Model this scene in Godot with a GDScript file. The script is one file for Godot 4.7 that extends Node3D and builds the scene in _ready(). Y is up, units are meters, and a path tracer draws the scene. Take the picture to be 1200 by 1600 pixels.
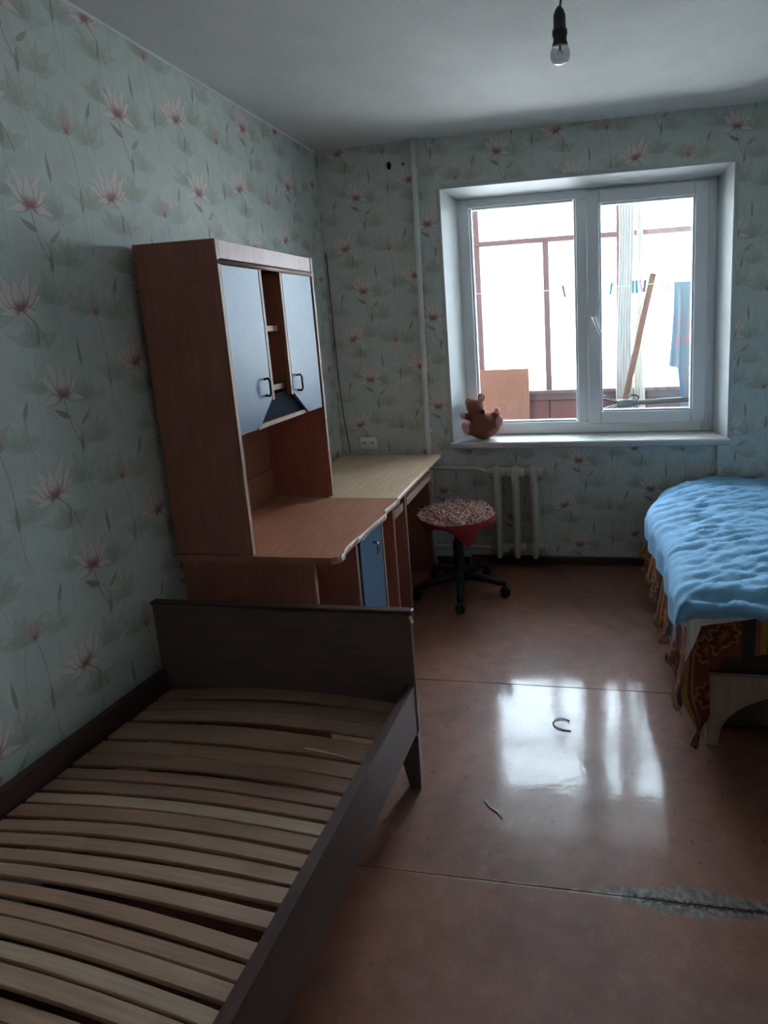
extends Node3D
# A dim bedroom lit only by an overcast sky through one window. x runs along the window wall, y up, z from the window wall into the room.

const ROOM_W := 2.82
const ROOM_H := 2.5
const ROOM_D := 4.6
const BED_TILT := 0.095

var mats := {}
var rng := RandomNumberGenerator.new()


func _ready() -> void:
	rng.seed = 41
	# camera
	var cam := Camera3D.new()
	cam.name = "camera"
	cam.projection = Camera3D.PROJECTION_FRUSTUM
	cam.near = 0.05
	cam.far = 200.0
	cam.size = 0.05 * 1600.0 / 963.85
	cam.frustum_offset = Vector2(0.05 * (600.0 - 724.53) / 963.85, 0.05 * (684.37 - 800.0) / 963.85)
	cam.position = Vector3(1.4766, 1.51, 3.5895)
	cam.rotation_order = EULER_ORDER_YXZ
	cam.rotation = Vector3(-0.1904, 0.1899, -0.0537)
	add_child(cam)
	cam.current = true
	# overcast sky, the only light: it enters through the loggia and the window
	var sky_mat := ProceduralSkyMaterial.new()
	sky_mat.sky_top_color = Color(0.86, 0.94, 1.0)
	sky_mat.sky_horizon_color = Color(0.86, 0.94, 1.0)
	sky_mat.ground_horizon_color = Color(0.86, 0.92, 0.97)
	sky_mat.ground_bottom_color = Color(0.78, 0.82, 0.85)
	sky_mat.sun_angle_max = 0.0
	var sky := Sky.new()
	sky.sky_material = sky_mat
	var env := Environment.new()
	env.background_mode = Environment.BG_SKY
	env.sky = sky
	env.tonemap_mode = Environment.TONE_MAPPER_LINEAR
	env.tonemap_exposure = 28.0
	env.sdfgi_enabled = true
	env.ssao_enabled = true
	env.ssil_enabled = true
	var we := WorldEnvironment.new()
	we.name = "world_environment"
	we.environment = env
	add_child(we)

	make_materials()
	build_room()
	build_window()
	build_loggia()
	build_bed()
	build_desks()
	build_hutch()
	build_couch()
	build_heating()
	build_stool()
	build_lamp()
	build_plush_bear()
	build_wall_items()
	build_floor_scraps()
	build_loggia_things()


# ---------------------------------------------------------------- helpers

func thing(called: String, label: String, category: String, at: Vector3, group := "") -> Node3D:
	var o := Node3D.new()
	o.name = called
	add_child(o, true)
	o.position = at
	tag(o, label, category, group)
	return o


func tag(o: Node, label: String, category: String, group := "") -> void:
	o.set_meta("label", label)
	o.set_meta("category", category)
	if group:
		o.set_meta("group", group)


func structure(called: String, label: String, category: String, at := Vector3.ZERO) -> Node3D:
	var o := thing(called, label, category, at)
	o.set_meta("kind", "structure")
	return o


func where(n: Node) -> Vector3:
	var p := Vector3.ZERO
	while n is Node3D and n != self:
		p += (n as Node3D).position
		n = n.get_parent()
	return p


func start() -> SurfaceTool:
	var st := SurfaceTool.new()
	st.begin(Mesh.PRIMITIVE_TRIANGLES)
	return st


# commits what st holds (in world coordinates) as one mesh under parent
func put(called: String, st: SurfaceTool, m: Material, parent: Node = null, smooth := false) -> MeshInstance3D:
	var mesh: ArrayMesh
	st.generate_normals()
	mesh = st.commit()
	var o := MeshInstance3D.new()
	o.name = called
	var par: Node = parent if parent else self
	par.add_child(o, true)
	o.mesh = mesh
	o.material_override = m
	if parent:
		o.position = -where(parent)
	return o


func tri(st: SurfaceTool, a: Vector3, b: Vector3, c: Vector3, out: Vector3, ua := Vector2.ZERO, ub := Vector2.ZERO, uc := Vector2.ZERO) -> void:
	var n := (a - c).cross(a - b)
	if n.length_squared() < 1e-18:
		return
	if n.dot(out) < 0.0:
		var t := b
		b = c
		c = t
		var ut := ub
		ub = uc
		uc = ut
	st.set_uv(ua)
	st.add_vertex(a)
	st.set_uv(ub)
	st.add_vertex(b)
	st.set_uv(uc)
	st.add_vertex(c)


func quad(st: SurfaceTool, a: Vector3, b: Vector3, c: Vector3, d: Vector3, out: Vector3, uv := [Vector2.ZERO, Vector2.ZERO, Vector2.ZERO, Vector2.ZERO]) -> void:
	tri(st, a, b, c, out, uv[0], uv[1], uv[2])
	tri(st, a, c, d, out, uv[0], uv[2], uv[3])


# a box with chamfered edges
func bx(st: SurfaceTool, c: Vector3, s: Vector3, b := 0.002, turn := Basis()) -> void:
	st.set_smooth_group(-1)
	var h := s / 2.0
	b = minf(b, minf(h.x, minf(h.y, h.z)) * 0.9)
	var pt := func(sx: float, sy: float, sz: float, axis: int) -> Vector3:
		var v := Vector3(sx * (h.x - (0.0 if axis == 0 else b)), sy * (h.y - (0.0 if axis == 1 else b)), sz * (h.z - (0.0 if axis == 2 else b)))
		return c + turn * v
	for axis in 3:
		for s1 in [-1.0, 1.0]:
			var q := []
			for k in [[-1.0, -1.0], [1.0, -1.0], [1.0, 1.0], [-1.0, 1.0]]:
				var sg := [0.0, 0.0, 0.0]
				sg[axis] = s1
				sg[(axis + 1) % 3] = k[0]
				sg[(axis + 2) % 3] = k[1]
				q.append(pt.call(sg[0], sg[1], sg[2], axis))
			var o := Vector3.ZERO
			o[axis] = s1
			quad(st, q[0], q[1], q[2], q[3], turn * o)
	for axis in 3:
		var u := (axis + 1) % 3
		var w := (axis + 2) % 3
		for su in [-1.0, 1.0]:
			for sw in [-1.0, 1.0]:
				var g0 := [0.0, 0.0, 0.0]
				g0[u] = su
				g0[w] = sw
				var g1 := g0.duplicate()
				g0[axis] = -1.0
				g1[axis] = 1.0
				var o := Vector3.ZERO
				o[u] = su
				o[w] = sw
				quad(st, pt.call(g0[0], g0[1], g0[2], u), pt.call(g1[0], g1[1], g1[2], u), pt.call(g1[0], g1[1], g1[2], w), pt.call(g0[0], g0[1], g0[2], w), turn * o)
	for sx in [-1.0, 1.0]:
		for sy in [-1.0, 1.0]:
			for sz in [-1.0, 1.0]:
				tri(st, pt.call(sx, sy, sz, 0), pt.call(sx, sy, sz, 1), pt.call(sx, sy, sz, 2), turn * Vector3(sx, sy, sz))


# a box between two corners, as a part
func slab(called: String, lo: Vector3, hi: Vector3, m: Material, parent: Node, b := 0.002) -> MeshInstance3D:
	var st := start()
	bx(st, (lo + hi) / 2.0, (hi - lo).abs(), b)
	return put(called, st, m, parent)


# a lathed profile: pairs of radius and height above at, round axis
func lathe(st: SurfaceTool, at: Vector3, profile: Array, segs := 20, axis := Vector3.UP) -> void:
	st.set_smooth_group(0)
	var turn := Basis(Quaternion(Vector3.UP, axis.normalized())) if axis.normalized().dot(Vector3.UP) > -0.999 else Basis(Vector3.RIGHT, PI)
	for i in profile.size() - 1:
		var p: Vector2 = profile[i]
		var q: Vector2 = profile[i + 1]
		var slope := Vector2(q.y - p.y, p.x - q.x).normalized()
		for k in segs:
			var a0 := TAU * k / segs
			var a1 := TAU * (k + 1) / segs
			var d0 := Vector3(cos(a0), 0, sin(a0))
			var d1 := Vector3(cos(a1), 0, sin(a1))
			var out := turn * ((d0 + d1) / 2.0 * slope.x + Vector3.UP * slope.y)
			var p0 := at + turn * (d0 * p.x + Vector3.UP * p.y)
			var p1 := at + turn * (d1 * p.x + Vector3.UP * p.y)
			var q0 := at + turn * (d0 * q.x + Vector3.UP * q.y)
			var q1 := at + turn * (d1 * q.x + Vector3.UP * q.y)
			if p.x < 1e-6:
				tri(st, p0, q0, q1, out)
			elif q.x < 1e-6:
				tri(st, p0, q0, p1, out)
			else:
				quad(st, p0, q0, q1, p1, out)


# a tube along points, radius per point or one radius
func tube(st: SurfaceTool, pts: Array, radius, segs := 10) -> void:
	st.set_smooth_group(0)
	var rings := []
	var side := Vector3.ZERO
	for i in pts.size():
		var d: Vector3 = (pts[mini(i + 1, pts.size() - 1)] - pts[maxi(i - 1, 0)]).normalized()
		if side == Vector3.ZERO:
			side = d.cross(Vector3.UP if absf(d.y) < 0.9 else Vector3.RIGHT).normalized()
		side = (side - d * side.dot(d)).normalized()
		var up := d.cross(side)
		var r: float = radius[i] if radius is Array else radius
		var ring := []
		for k in segs:
			var a := TAU * k / segs
			ring.append(pts[i] + (side * cos(a) + up * sin(a)) * r)
		rings.append(ring)
	for i in pts.size() - 1:
		for k in segs:
			var a: Vector3 = rings[i][k]
			var b: Vector3 = rings[i][(k + 1) % segs]
			var c: Vector3 = rings[i + 1][(k + 1) % segs]
			var d: Vector3 = rings[i + 1][k]
			quad(st, a, b, c, d, (a + b + c + d) / 4.0 - (pts[i] + pts[i + 1]) / 2.0)
	for e in [0, pts.size() - 1]:
		var away: Vector3 = pts[e] - pts[1 if e == 0 else pts.size() - 2]
		for k in segs:
			tri(st, pts[e], rings[e][k], rings[e][(k + 1) % segs], away)


# a prism: a polygon in the plane of axes u and v at origin, extruded by depth
func prism(st: SurfaceTool, poly: Array, origin: Vector3, u: Vector3, v: Vector3, depth: Vector3) -> void:
	st.set_smooth_group(-1)
	var flat := PackedVector2Array(poly)
	var idx := Geometry2D.triangulate_polygon(flat)
	var at := func(p: Vector2) -> Vector3: return origin + u * p.x + v * p.y
	for i in range(0, idx.size(), 3):
		var a: Vector3 = at.call(flat[idx[i]])
		var b: Vector3 = at.call(flat[idx[i + 1]])
		var c: Vector3 = at.call(flat[idx[i + 2]])
		tri(st, a, b, c, -depth)
		tri(st, a + depth, b + depth, c + depth, depth)
	var cw := Geometry2D.is_polygon_clockwise(flat)
	for i in flat.size():
		var p := flat[i]
		var q := flat[(i + 1) % flat.size()]
		var n2 := Vector2(q.y - p.y, p.x - q.x) * (-1.0 if cw else 1.0)
		quad(st, at.call(p), at.call(q), at.call(q) + depth, at.call(p) + depth, u * n2.x + v * n2.y)


# a cloth sheet: f(i, j) gives the place of each grid point; two faces thick apart
func sheet(st: SurfaceTool, nu: int, nv: int, f: Callable, thick := 0.003, uv_scale := Vector2.ONE) -> void:
	st.set_smooth_group(0)
	var g := []
	for i in nu + 1:
		var row := []
		for j in nv + 1:
			row.append(f.call(float(i) / nu, float(j) / nv))
		g.append(row)
	var nrm := []
	for i in nu + 1:
		var row := []
		for j in nv + 1:
			var du: Vector3 = g[mini(i + 1, nu)][j] - g[maxi(i - 1, 0)][j]
			var dv: Vector3 = g[i][mini(j + 1, nv)] - g[i][maxi(j - 1, 0)]
			row.append(dv.cross(du).normalized())
		nrm.append(row)
	for i in nu:
		for j in nv:
			var uv := []
			for k in [[0, 0], [1, 0], [1, 1], [0, 1]]:
				uv.append(Vector2(float(i + k[0]) / nu, float(j + k[1]) / nv) * uv_scale)
			var n: Vector3 = nrm[i][j] + nrm[i + 1][j + 1]
			quad(st, g[i][j], g[i + 1][j], g[i + 1][j + 1], g[i][j + 1], n, uv)
			if thick > 0.0:
				var q := []
				for k in [[0, 0], [1, 0], [1, 1], [0, 1]]:
					q.append(g[i + k[0]][j + k[1]] - nrm[i + k[0]][j + k[1]] * thick)
				quad(st, q[0], q[1], q[2], q[3], -n, uv)
	if thick > 0.0:
		st.set_smooth_group(-1)
		for i in nu:
			for j in [0, nv]:
				var o: Vector3 = g[i][j] - g[i][1 if j == 0 else nv - 1]
				quad(st, g[i][j], g[i + 1][j], g[i + 1][j] - nrm[i + 1][j] * thick, g[i][j] - nrm[i][j] * thick, o)
		for j in nv:
			for i in [0, nu]:
				var o: Vector3 = g[i][j] - g[1 if i == 0 else nu - 1][j]
				quad(st, g[i][j], g[i][j + 1], g[i][j + 1] - nrm[i][j + 1] * thick, g[i][j] - nrm[i][j] * thick, o)


func ellipsoid(st: SurfaceTool, c: Vector3, r: Vector3, turn := Basis(), nu := 16, nv := 10) -> void:
	st.set_smooth_group(0)
	var at := func(i: int, j: int) -> Vector3:
		var a := TAU * i / nu
		var b := PI * j / nv
		return c + turn * (Vector3(sin(b) * cos(a), cos(b), sin(b) * sin(a)) * r)
	for i in nu:
		for j in nv:
			var p: Vector3 = at.call(i, j)
			var q: Vector3 = at.call(i + 1, j)
			var s: Vector3 = at.call(i + 1, j + 1)
			var t: Vector3 = at.call(i, j + 1)
			var out := (p + q + s + t) / 4.0 - c
			if j == 0:
				tri(st, p, s, t, out)
			elif j == nv - 1:
				tri(st, p, q, t, out)
			else:
				quad(st, p, q, s, t, out)


# a smooth union of tapered capsules and spheres, meshed as surface nets; bones: [from, to, radius from, radius to]
func blend_mesh(st: SurfaceTool, bones: Array, cell: float, k: float) -> void:
	st.set_smooth_group(0)
	var lo := Vector3(1e9, 1e9, 1e9)
	var hi := -lo
	for b in bones:
		for e in 2:
			var r: Vector3 = Vector3.ONE * (b[2 + e] + k + 2.0 * cell)
			lo = lo.min(b[e] - r)
			hi = hi.max(b[e] + r)
	var n := Vector3i(((hi - lo) / cell).ceil())
	var field := PackedFloat32Array()
	field.resize((n.x + 1) * (n.y + 1) * (n.z + 1))
	var sy := n.x + 1
	var sz := sy * (n.y + 1)
	for z in n.z + 1:
		for y in n.y + 1:
			for x in n.x + 1:
				var p := lo + Vector3(x, y, z) * cell
				var sum := 0.0
				for b in bones:
					var ab: Vector3 = b[1] - b[0]
					var t: float = clampf((p - b[0]).dot(ab) / maxf(ab.length_squared(), 1e-9), 0.0, 1.0)
					var d: float = p.distance_to(b[0] + ab * t) - lerpf(b[2], b[3], t)
					sum += exp(-d / k)
				field[x + y * sy + z * sz] = -k * log(maxf(sum, 1e-30))
	var verts := {}
	var corner := [0, 1, sy, sy + 1, sz, sz + 1, sz + sy, sz + sy + 1]
	for z in n.z:
		for y in n.y:
			for x in n.x:
				var at := x + y * sy + z * sz
				var acc := Vector3.ZERO
				var cnt := 0
				for e in [[0, 1], [2, 3], [4, 5], [6, 7], [0, 2], [1, 3], [4, 6], [5, 7], [0, 4], [1, 5], [2, 6], [3, 7]]:
					var fa := field[at + corner[e[0]]]
					var fb := field[at + corner[e[1]]]
					if (fa < 0.0) != (fb < 0.0):
						var t := fa / (fa - fb)
						var ca := Vector3(e[0] & 1, (e[0] >> 1) & 1, (e[0] >> 2) & 1)
						var cb := Vector3(e[1] & 1, (e[1] >> 1) & 1, (e[1] >> 2) & 1)
						acc += ca.lerp(cb, t)
						cnt += 1
				if cnt:
					verts[at] = lo + (Vector3(x, y, z) + acc / cnt) * cell
	for z in range(1, n.z):
		for y in range(1, n.y):
			for x in range(1, n.x):
				var at := x + y * sy + z * sz
				var inside := field[at] < 0.0
				for axis in 3:
					var step: int = [1, sy, sz][axis]
					if inside == (field[at + step] < 0.0):
						continue
					var u: int = [sy, sz, 1][axis]
					var v: int = [sz, 1, sy][axis]
					var out := Vector3.ZERO
					out[axis] = 1.0 if inside else -1.0
					if verts.has(at) and verts.has(at - u) and verts.has(at - v) and verts.has(at - u - v):
						quad(st, verts[at], verts[at - u], verts[at - u - v], verts[at - v], out)


# ---------------------------------------------------------------- textures and materials

func grey_image(w: int, h: int, f: Callable) -> Image:
	var data := PackedByteArray()
	data.resize(w * h)
	for y in h:
		for x in w:
			data[y * w + x] = clampi(int(f.call(x, y) * 255.0), 0, 255)
	return Image.create_from_data(w, h, false, Image.FORMAT_L8, data)


func color_image(w: int, h: int, f: Callable) -> Image:
	var data := PackedByteArray()
	data.resize(w * h * 3)
	for y in h:
		for x in w:
			var c: Color = f.call(x, y)
			var at := (y * w + x) * 3
			data[at] = clampi(int(c.r * 255.0), 0, 255)
			data[at + 1] = clampi(int(c.g * 255.0), 0, 255)
			data[at + 2] = clampi(int(c.b * 255.0), 0, 255)
	return Image.create_from_data(w, h, false, Image.FORMAT_RGB8, data)


func noise(s: int, freq: float, octaves := 3) -> FastNoiseLite:
	var n := FastNoiseLite.new()
	n.seed = s
	n.noise_type = FastNoiseLite.TYPE_SIMPLEX_SMOOTH
	n.frequency = freq
	n.fractal_octaves = octaves
	return n


func mat(called: String, c: Color, rough := 0.6, tex: Texture2D = null, scale := Vector3.ONE, world := true) -> StandardMaterial3D:
	var m := StandardMaterial3D.new()
	m.resource_name = called
	m.albedo_color = c
	m.roughness = rough
	if tex:
		m.albedo_texture = tex
		m.uv1_triplanar = true
		m.uv1_world_triplanar = world
		m.uv1_triplanar_sharpness = 20.0
		m.uv1_scale = scale
	mats[called] = m
	return m


func s8(r: int, g: int, b: int) -> Color:
	return Color(r / 255.0, g / 255.0, b / 255.0)


# ---- the wallpaper print
var wp_w := 1236
var wp_h := 525
var wp := PackedFloat32Array()


func wp_dot(x: int, y: int, c: Color, a: float) -> void:
	x = posmod(x, wp_w)
	y = posmod(y, wp_h)
	var at := (y * wp_w + x) * 3
	wp[at] = lerpf(wp[at], c.r, a)
	wp[at + 1] = lerpf(wp[at + 1], c.g, a)
	wp[at + 2] = lerpf(wp[at + 2], c.b, a)


func wp_petal(base: Vector2, angle: float, length: float, width: float, root: Color, tip: Color, line: Color, alpha: float, bend := 0.0) -> void:
	var dir := Vector2(sin(angle), -cos(angle))
	var nor := Vector2(-dir.y, dir.x)
	var reach := int(length + width + absf(bend))
	for y in range(int(base.y) - reach, int(base.y) + reach):
		for x in range(int(base.x) - reach, int(base.x) + reach):
			var p := Vector2(x, y) - base
			var t := p.dot(dir) / length
			if t <= 0.0 or t >= 1.0:
				continue
			var half := width * 0.5 * sin(PI * pow(t, 0.8)) * (1.0 - 0.25 * t) + 0.3
			var s := (p.dot(nor) - bend * t * t) / half
			if absf(s) >= 1.0:
				continue
			var edge := smoothstep(1.0, 0.8, absf(s))
			var c := root.lerp(tip, smoothstep(0.0, 0.42, t))
			wp_dot(x, y, c, alpha * edge)
			var rim := smoothstep(0.62, 0.9, absf(s)) * edge * (1.0 - 0.6 * t)
			var vein := maxf(0.0, 1.0 - absf(fmod(absf(s) * 3.0 + 0.5, 1.0) - 0.5) * 5.0) * (1.0 - t) * 0.5
			wp_dot(x, y, line, alpha * clampf(rim * 0.62 + vein * 0.45, 0.0, 1.0))


func wp_line(pts: Array, width: float, c: Color, alpha: float) -> void:
	for i in pts.size() - 1:
		var a: Vector2 = pts[i]
		var b: Vector2 = pts[i + 1]
		var n := int(a.distance_to(b)) + 1
		for k in n:
			var p := a.lerp(b, float(k) / n)
			var r := int(ceil(width))
			for dy in range(-r, r + 1):
				for dx in range(-r, r + 1):
					var q := Vector2(floor(p.x) + dx, floor(p.y) + dy)
					var d := q.distance_to(p)
					wp_dot(int(q.x), int(q.y), c, alpha * clampf(width * 0.5 + 0.5 - d, 0.0, 1.0) * 0.6)


func curve(a: Vector2, b: Vector2, bow: float) -> Array:
	var out := []
	var nor := (b - a).orthogonal().normalized()
	for i in 13:
		var t := i / 12.0
		out.append(a.lerp(b, t) + nor * bow * sin(PI * t))
	return out


func make_wallpaper() -> ImageTexture:
	wp.resize(wp_w * wp_h * 3)
	var n1 := noise(3, 0.012, 3)
	var n2 := noise(8, 0.35, 2)
	for y in wp_h:
		for x in wp_w:
			# blend the noise across the seam so that the print repeats
			var fx := float(x) / wp_w
			var fy := float(y) / wp_h
			var a := lerpf(lerpf(n1.get_noise_2d(x, y), n1.get_noise_2d(x - wp_w, y), fx), lerpf(n1.get_noise_2d(x, y - wp_h), n1.get_noise_2d(x - wp_w, y - wp_h), fx), fy)
			var v := 1.0 + 0.06 * a + 0.025 * n2.get_noise_2d(x, y * 0.25)
			var at := (y * wp_w + x) * 3
			wp[at] = 0.785 * v
			wp[at + 1] = 0.815 * v
			wp[at + 2] = 0.792 * (v - 0.02 * a)
	var r := RandomNumberGenerator.new()
	r.seed = 12
	var ghost := s8(170, 178, 158)
	var ghost_line := s8(148, 156, 138)
	var stem := s8(140, 142, 128)
	var leaf := s8(152, 144, 132)
	var petal := s8(228, 220, 212)
	var petal_root := s8(158, 104, 104)
	var line := s8(122, 70, 76)
	var pink := s8(204, 178, 174)
	for col in 3:
		var cx := 206.0 + 412.0 * col
		var cy := 175.0 * col
		# pale leaves and flower shades in the background
		for g in [[-60, 20, 0.5], [110, 60, 0.5], [40, 300, 0.6], [-140, 170, 0.5], [170, 330, 0.5], [-40, 420, 0.5], [120, 190, 0.45], [-170, 360, 0.45]]:
			for k in 6:
				wp_petal(Vector2(cx + g[0], cy + g[1]), -1.2 + 0.48 * k + r.randf_range(-0.15, 0.15), r.randf_range(60, 105), r.randf_range(26, 44), ghost, ghost, ghost_line, g[2] * r.randf_range(0.5, 0.95))
			wp_line(curve(Vector2(cx + g[0], cy + g[1]), Vector2(cx + g[0] + r.randf_range(-30, 30), cy + g[1] + 130), r.randf_range(-12, 12)), 2.0, ghost_line, 0.5)
		# bud with a long stem
		var bud := Vector2(cx + 200, cy - 195)
		wp_line(curve(bud, bud + Vector2(14, 210), 10), 2.4, stem, 0.75)
		for k in [[-0.3, 58, 20], [0.32, 56, 20], [0.02, 66, 24]]:
			wp_petal(bud, k[0], k[1], k[2], petal_root, pink, line, 0.8)
		for k in [[-1.15, 32], [1.0, 34]]:
			wp_petal(bud, k[0], k[1], 13, petal_root, pink, line, 0.7)
		# spear-shaped leaves
		for k in [[110, -40, -0.05, 84], [-30, -110, 0.1, 60], [215, 30, 0.05, 78], [60, 215, 0.12, 70], [-120, 90, 0.35, 60]]:
			var q := Vector2(cx + k[0], cy + k[1])
			wp_petal(q, k[2], k[3], 15, leaf, leaf, stem, 0.75)
			wp_line(curve(q, q + Vector2(18, 120), -6), 2.0, stem, 0.6)
		# the upright flower (B): a stem with a leaf on its left
		var b := Vector2(cx + 24, cy + 40)
		wp_line(curve(b, b + Vector2(46, 160), -14), 3.0, stem, 0.85)
		wp_petal(b + Vector2(12, 62), -1.25, 62, 22, leaf, leaf, stem, 0.85, 12)
		wp_petal(b + Vector2(46, 90), 0.95, 60, 17, leaf, leaf, stem, 0.6, -8)
		for k in [[1.55, 74, 36, 16], [-1.6, 78, 36, -16], [-0.70, 92, 46, -14], [0.72, 86, 46, 14], [-0.32, 108, 46, -6], [0.38, 102, 44, 8], [0.02, 88, 44, 0]]:
			wp_petal(b, k[0], k[1], k[2], petal_root, petal, line, 0.86, k[3])
		# the open flower (A)
		var a := Vector2(cx - 66, cy + 318)
		wp_line(curve(a, a + Vector2(70, 110), 12), 3.0, stem, 0.8)
		for k in [[-1.40, 100, 42, 16], [1.20, 84, 40, -12], [-1.0, 92, 46, 10], [0.82, 108, 46, -10], [-0.50, 102, 48, 0], [0.34, 120, 48, 8], [1.70, 56, 28, 6], [-1.85, 66, 28, 8], [-0.72, 74, 40, 4], [-0.10, 84, 44, 0]]:
			wp_petal(a, k[0], k[1], k[2], petal_root, petal, line, 0.86, k[3])
	var data := PackedByteArray()
	data.resize(wp_w * wp_h * 3)
	for i in data.size():
		data[i] = clampi(int(wp[i] * 255.0), 0, 255)
	return ImageTexture.create_from_image(Image.create_from_data(wp_w, wp_h, false, Image.FORMAT_RGB8, data))


func make_floor() -> void:
	# seen from above: u along x over 2.85 m, v along z over 4.7 m
	var w := 855
	var h := 1410
	var big := noise(21, 0.006, 4)
	var mid := noise(22, 0.03, 3)
	var fine := noise(23, 0.3, 2)
	var patch := noise(24, 0.045, 3)
	var px := 300.0
	var f := func(x: int, y: int) -> Color:
		var v := 1.0 + 0.15 * big.get_noise_2d(x, y) + 0.08 * mid.get_noise_2d(x, y) + 0.05 * fine.get_noise_2d(x, y)
		var c := Color(0.500 * v, 0.330 * v, 0.262 * v)
		var wx := x / px
		var wz := y / px
		# paint worn pale in spots
		var worn := smoothstep(0.35, 0.7, mid.get_noise_2d(x * 1.3 + 500, y * 1.3) + 0.3 * big.get_noise_2d(x, y + 900))
		c = c.lerp(Color(0.56, 0.47, 0.42), 0.22 * worn)
		# the grey filler that has come up along the second seam
		var d := wz - 2.186
		if wx > 1.40 and wx < 2.3:
			var reach := 0.016 + 0.03 * maxf(0.0, patch.get_noise_2d(x * 1.5, y * 2.5)) + 0.035 * exp(-pow((wx - 1.75) / 0.16, 2.0))
			var fill := smoothstep(reach, reach * 0.6, absf(d + 0.006)) * smoothstep(1.42, 1.6, wx)
			c = c.lerp(Color(0.50, 0.49, 0.47) * (0.85 + 0.5 * patch.get_noise_2d(x * 3.0, y * 3.0)), 0.75 * fill)
			if fill > 0.2 and absf(d + 0.004 * big.get_noise_2d(x * 6.0, 3.0)) < 0.006 + 0.013 * patch.get_noise_2d(x * 5.0, y * 7.0) and wx > 1.56:
				c = Color(0.16, 0.13, 0.13)
		var thin := 0.5 + 0.5 * mid.get_noise_2d(x * 2.0, 7.0)
		if absf(d) < 0.004 + 0.004 * thin and wx > 0.9 and wx < 1.62:
			c = c.lerp(Color(0.72, 0.70, 0.66), (0.15 + 0.75 * thin * smoothstep(0.9, 1.3, wx)) * (1.0 if wx > 1.42 else 0.6))
		if fine.get_noise_2d(x * 0.30 + 77, y * 0.30) > 0.72 and wz > 1.0 and wz < 2.1:
			c = c * 0.6
		return c
	var height := func(x: int, y: int) -> float:
		return 0.5 + 0.20 * mid.get_noise_2d(x * 0.4, y * 0.4) + 0.035 * fine.get_noise_2d(x * 0.5, y * 0.5)
	var rough := func(x: int, y: int) -> float:
		return clampf(0.105 + 0.03 * mid.get_noise_2d(x * 0.9, y * 0.9) + 0.012 * fine.get_noise_2d(x, y) + 0.02 * big.get_noise_2d(x * 2.0, y * 2.0), 0.06, 0.18)
	# how much of the varnish is left: scuffed thin in streaks and specks
	var gloss := func(x: int, y: int) -> float:
		var g := 0.62 + 0.16 * mid.get_noise_2d(x * 1.1, y * 2.4 + 60.0) + 0.14 * fine.get_noise_2d(x * 0.8, y * 0.8) + 0.10 * big.get_noise_2d(x * 2.0, y * 2.0 + 400.0)
		if fine.get_noise_2d(x * 0.42 + 31.0, y * 0.42) > 0.58 and mid.get_noise_2d(x + 210.0, y * 1.5) > 0.12:
			g *= 0.35
		return clampf(g, 0.1, 1.0)
	var m := mat("painted hardboard", Color.WHITE, 1.0, ImageTexture.create_from_image(color_image(w, h, f)), Vector3(1.0 / 2.85, 1.0, 1.0 / 4.7))
	m.roughness_texture = ImageTexture.create_from_image(grey_image(w, h, rough))
	m.roughness_texture_channel = BaseMaterial3D.TEXTURE_CHANNEL_RED
	m.heightmap_enabled = true
	m.heightmap_scale = 0.22
	m.heightmap_texture = ImageTexture.create_from_image(grey_image(w, h, height))
	m.metallic_specular = 0.40
	m.clearcoat_enabled = true
	m.clearcoat = 1.0
	m.clearcoat_texture = ImageTexture.create_from_image(grey_image(w, h, gloss))
	m.clearcoat_roughness = 0.5


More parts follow.
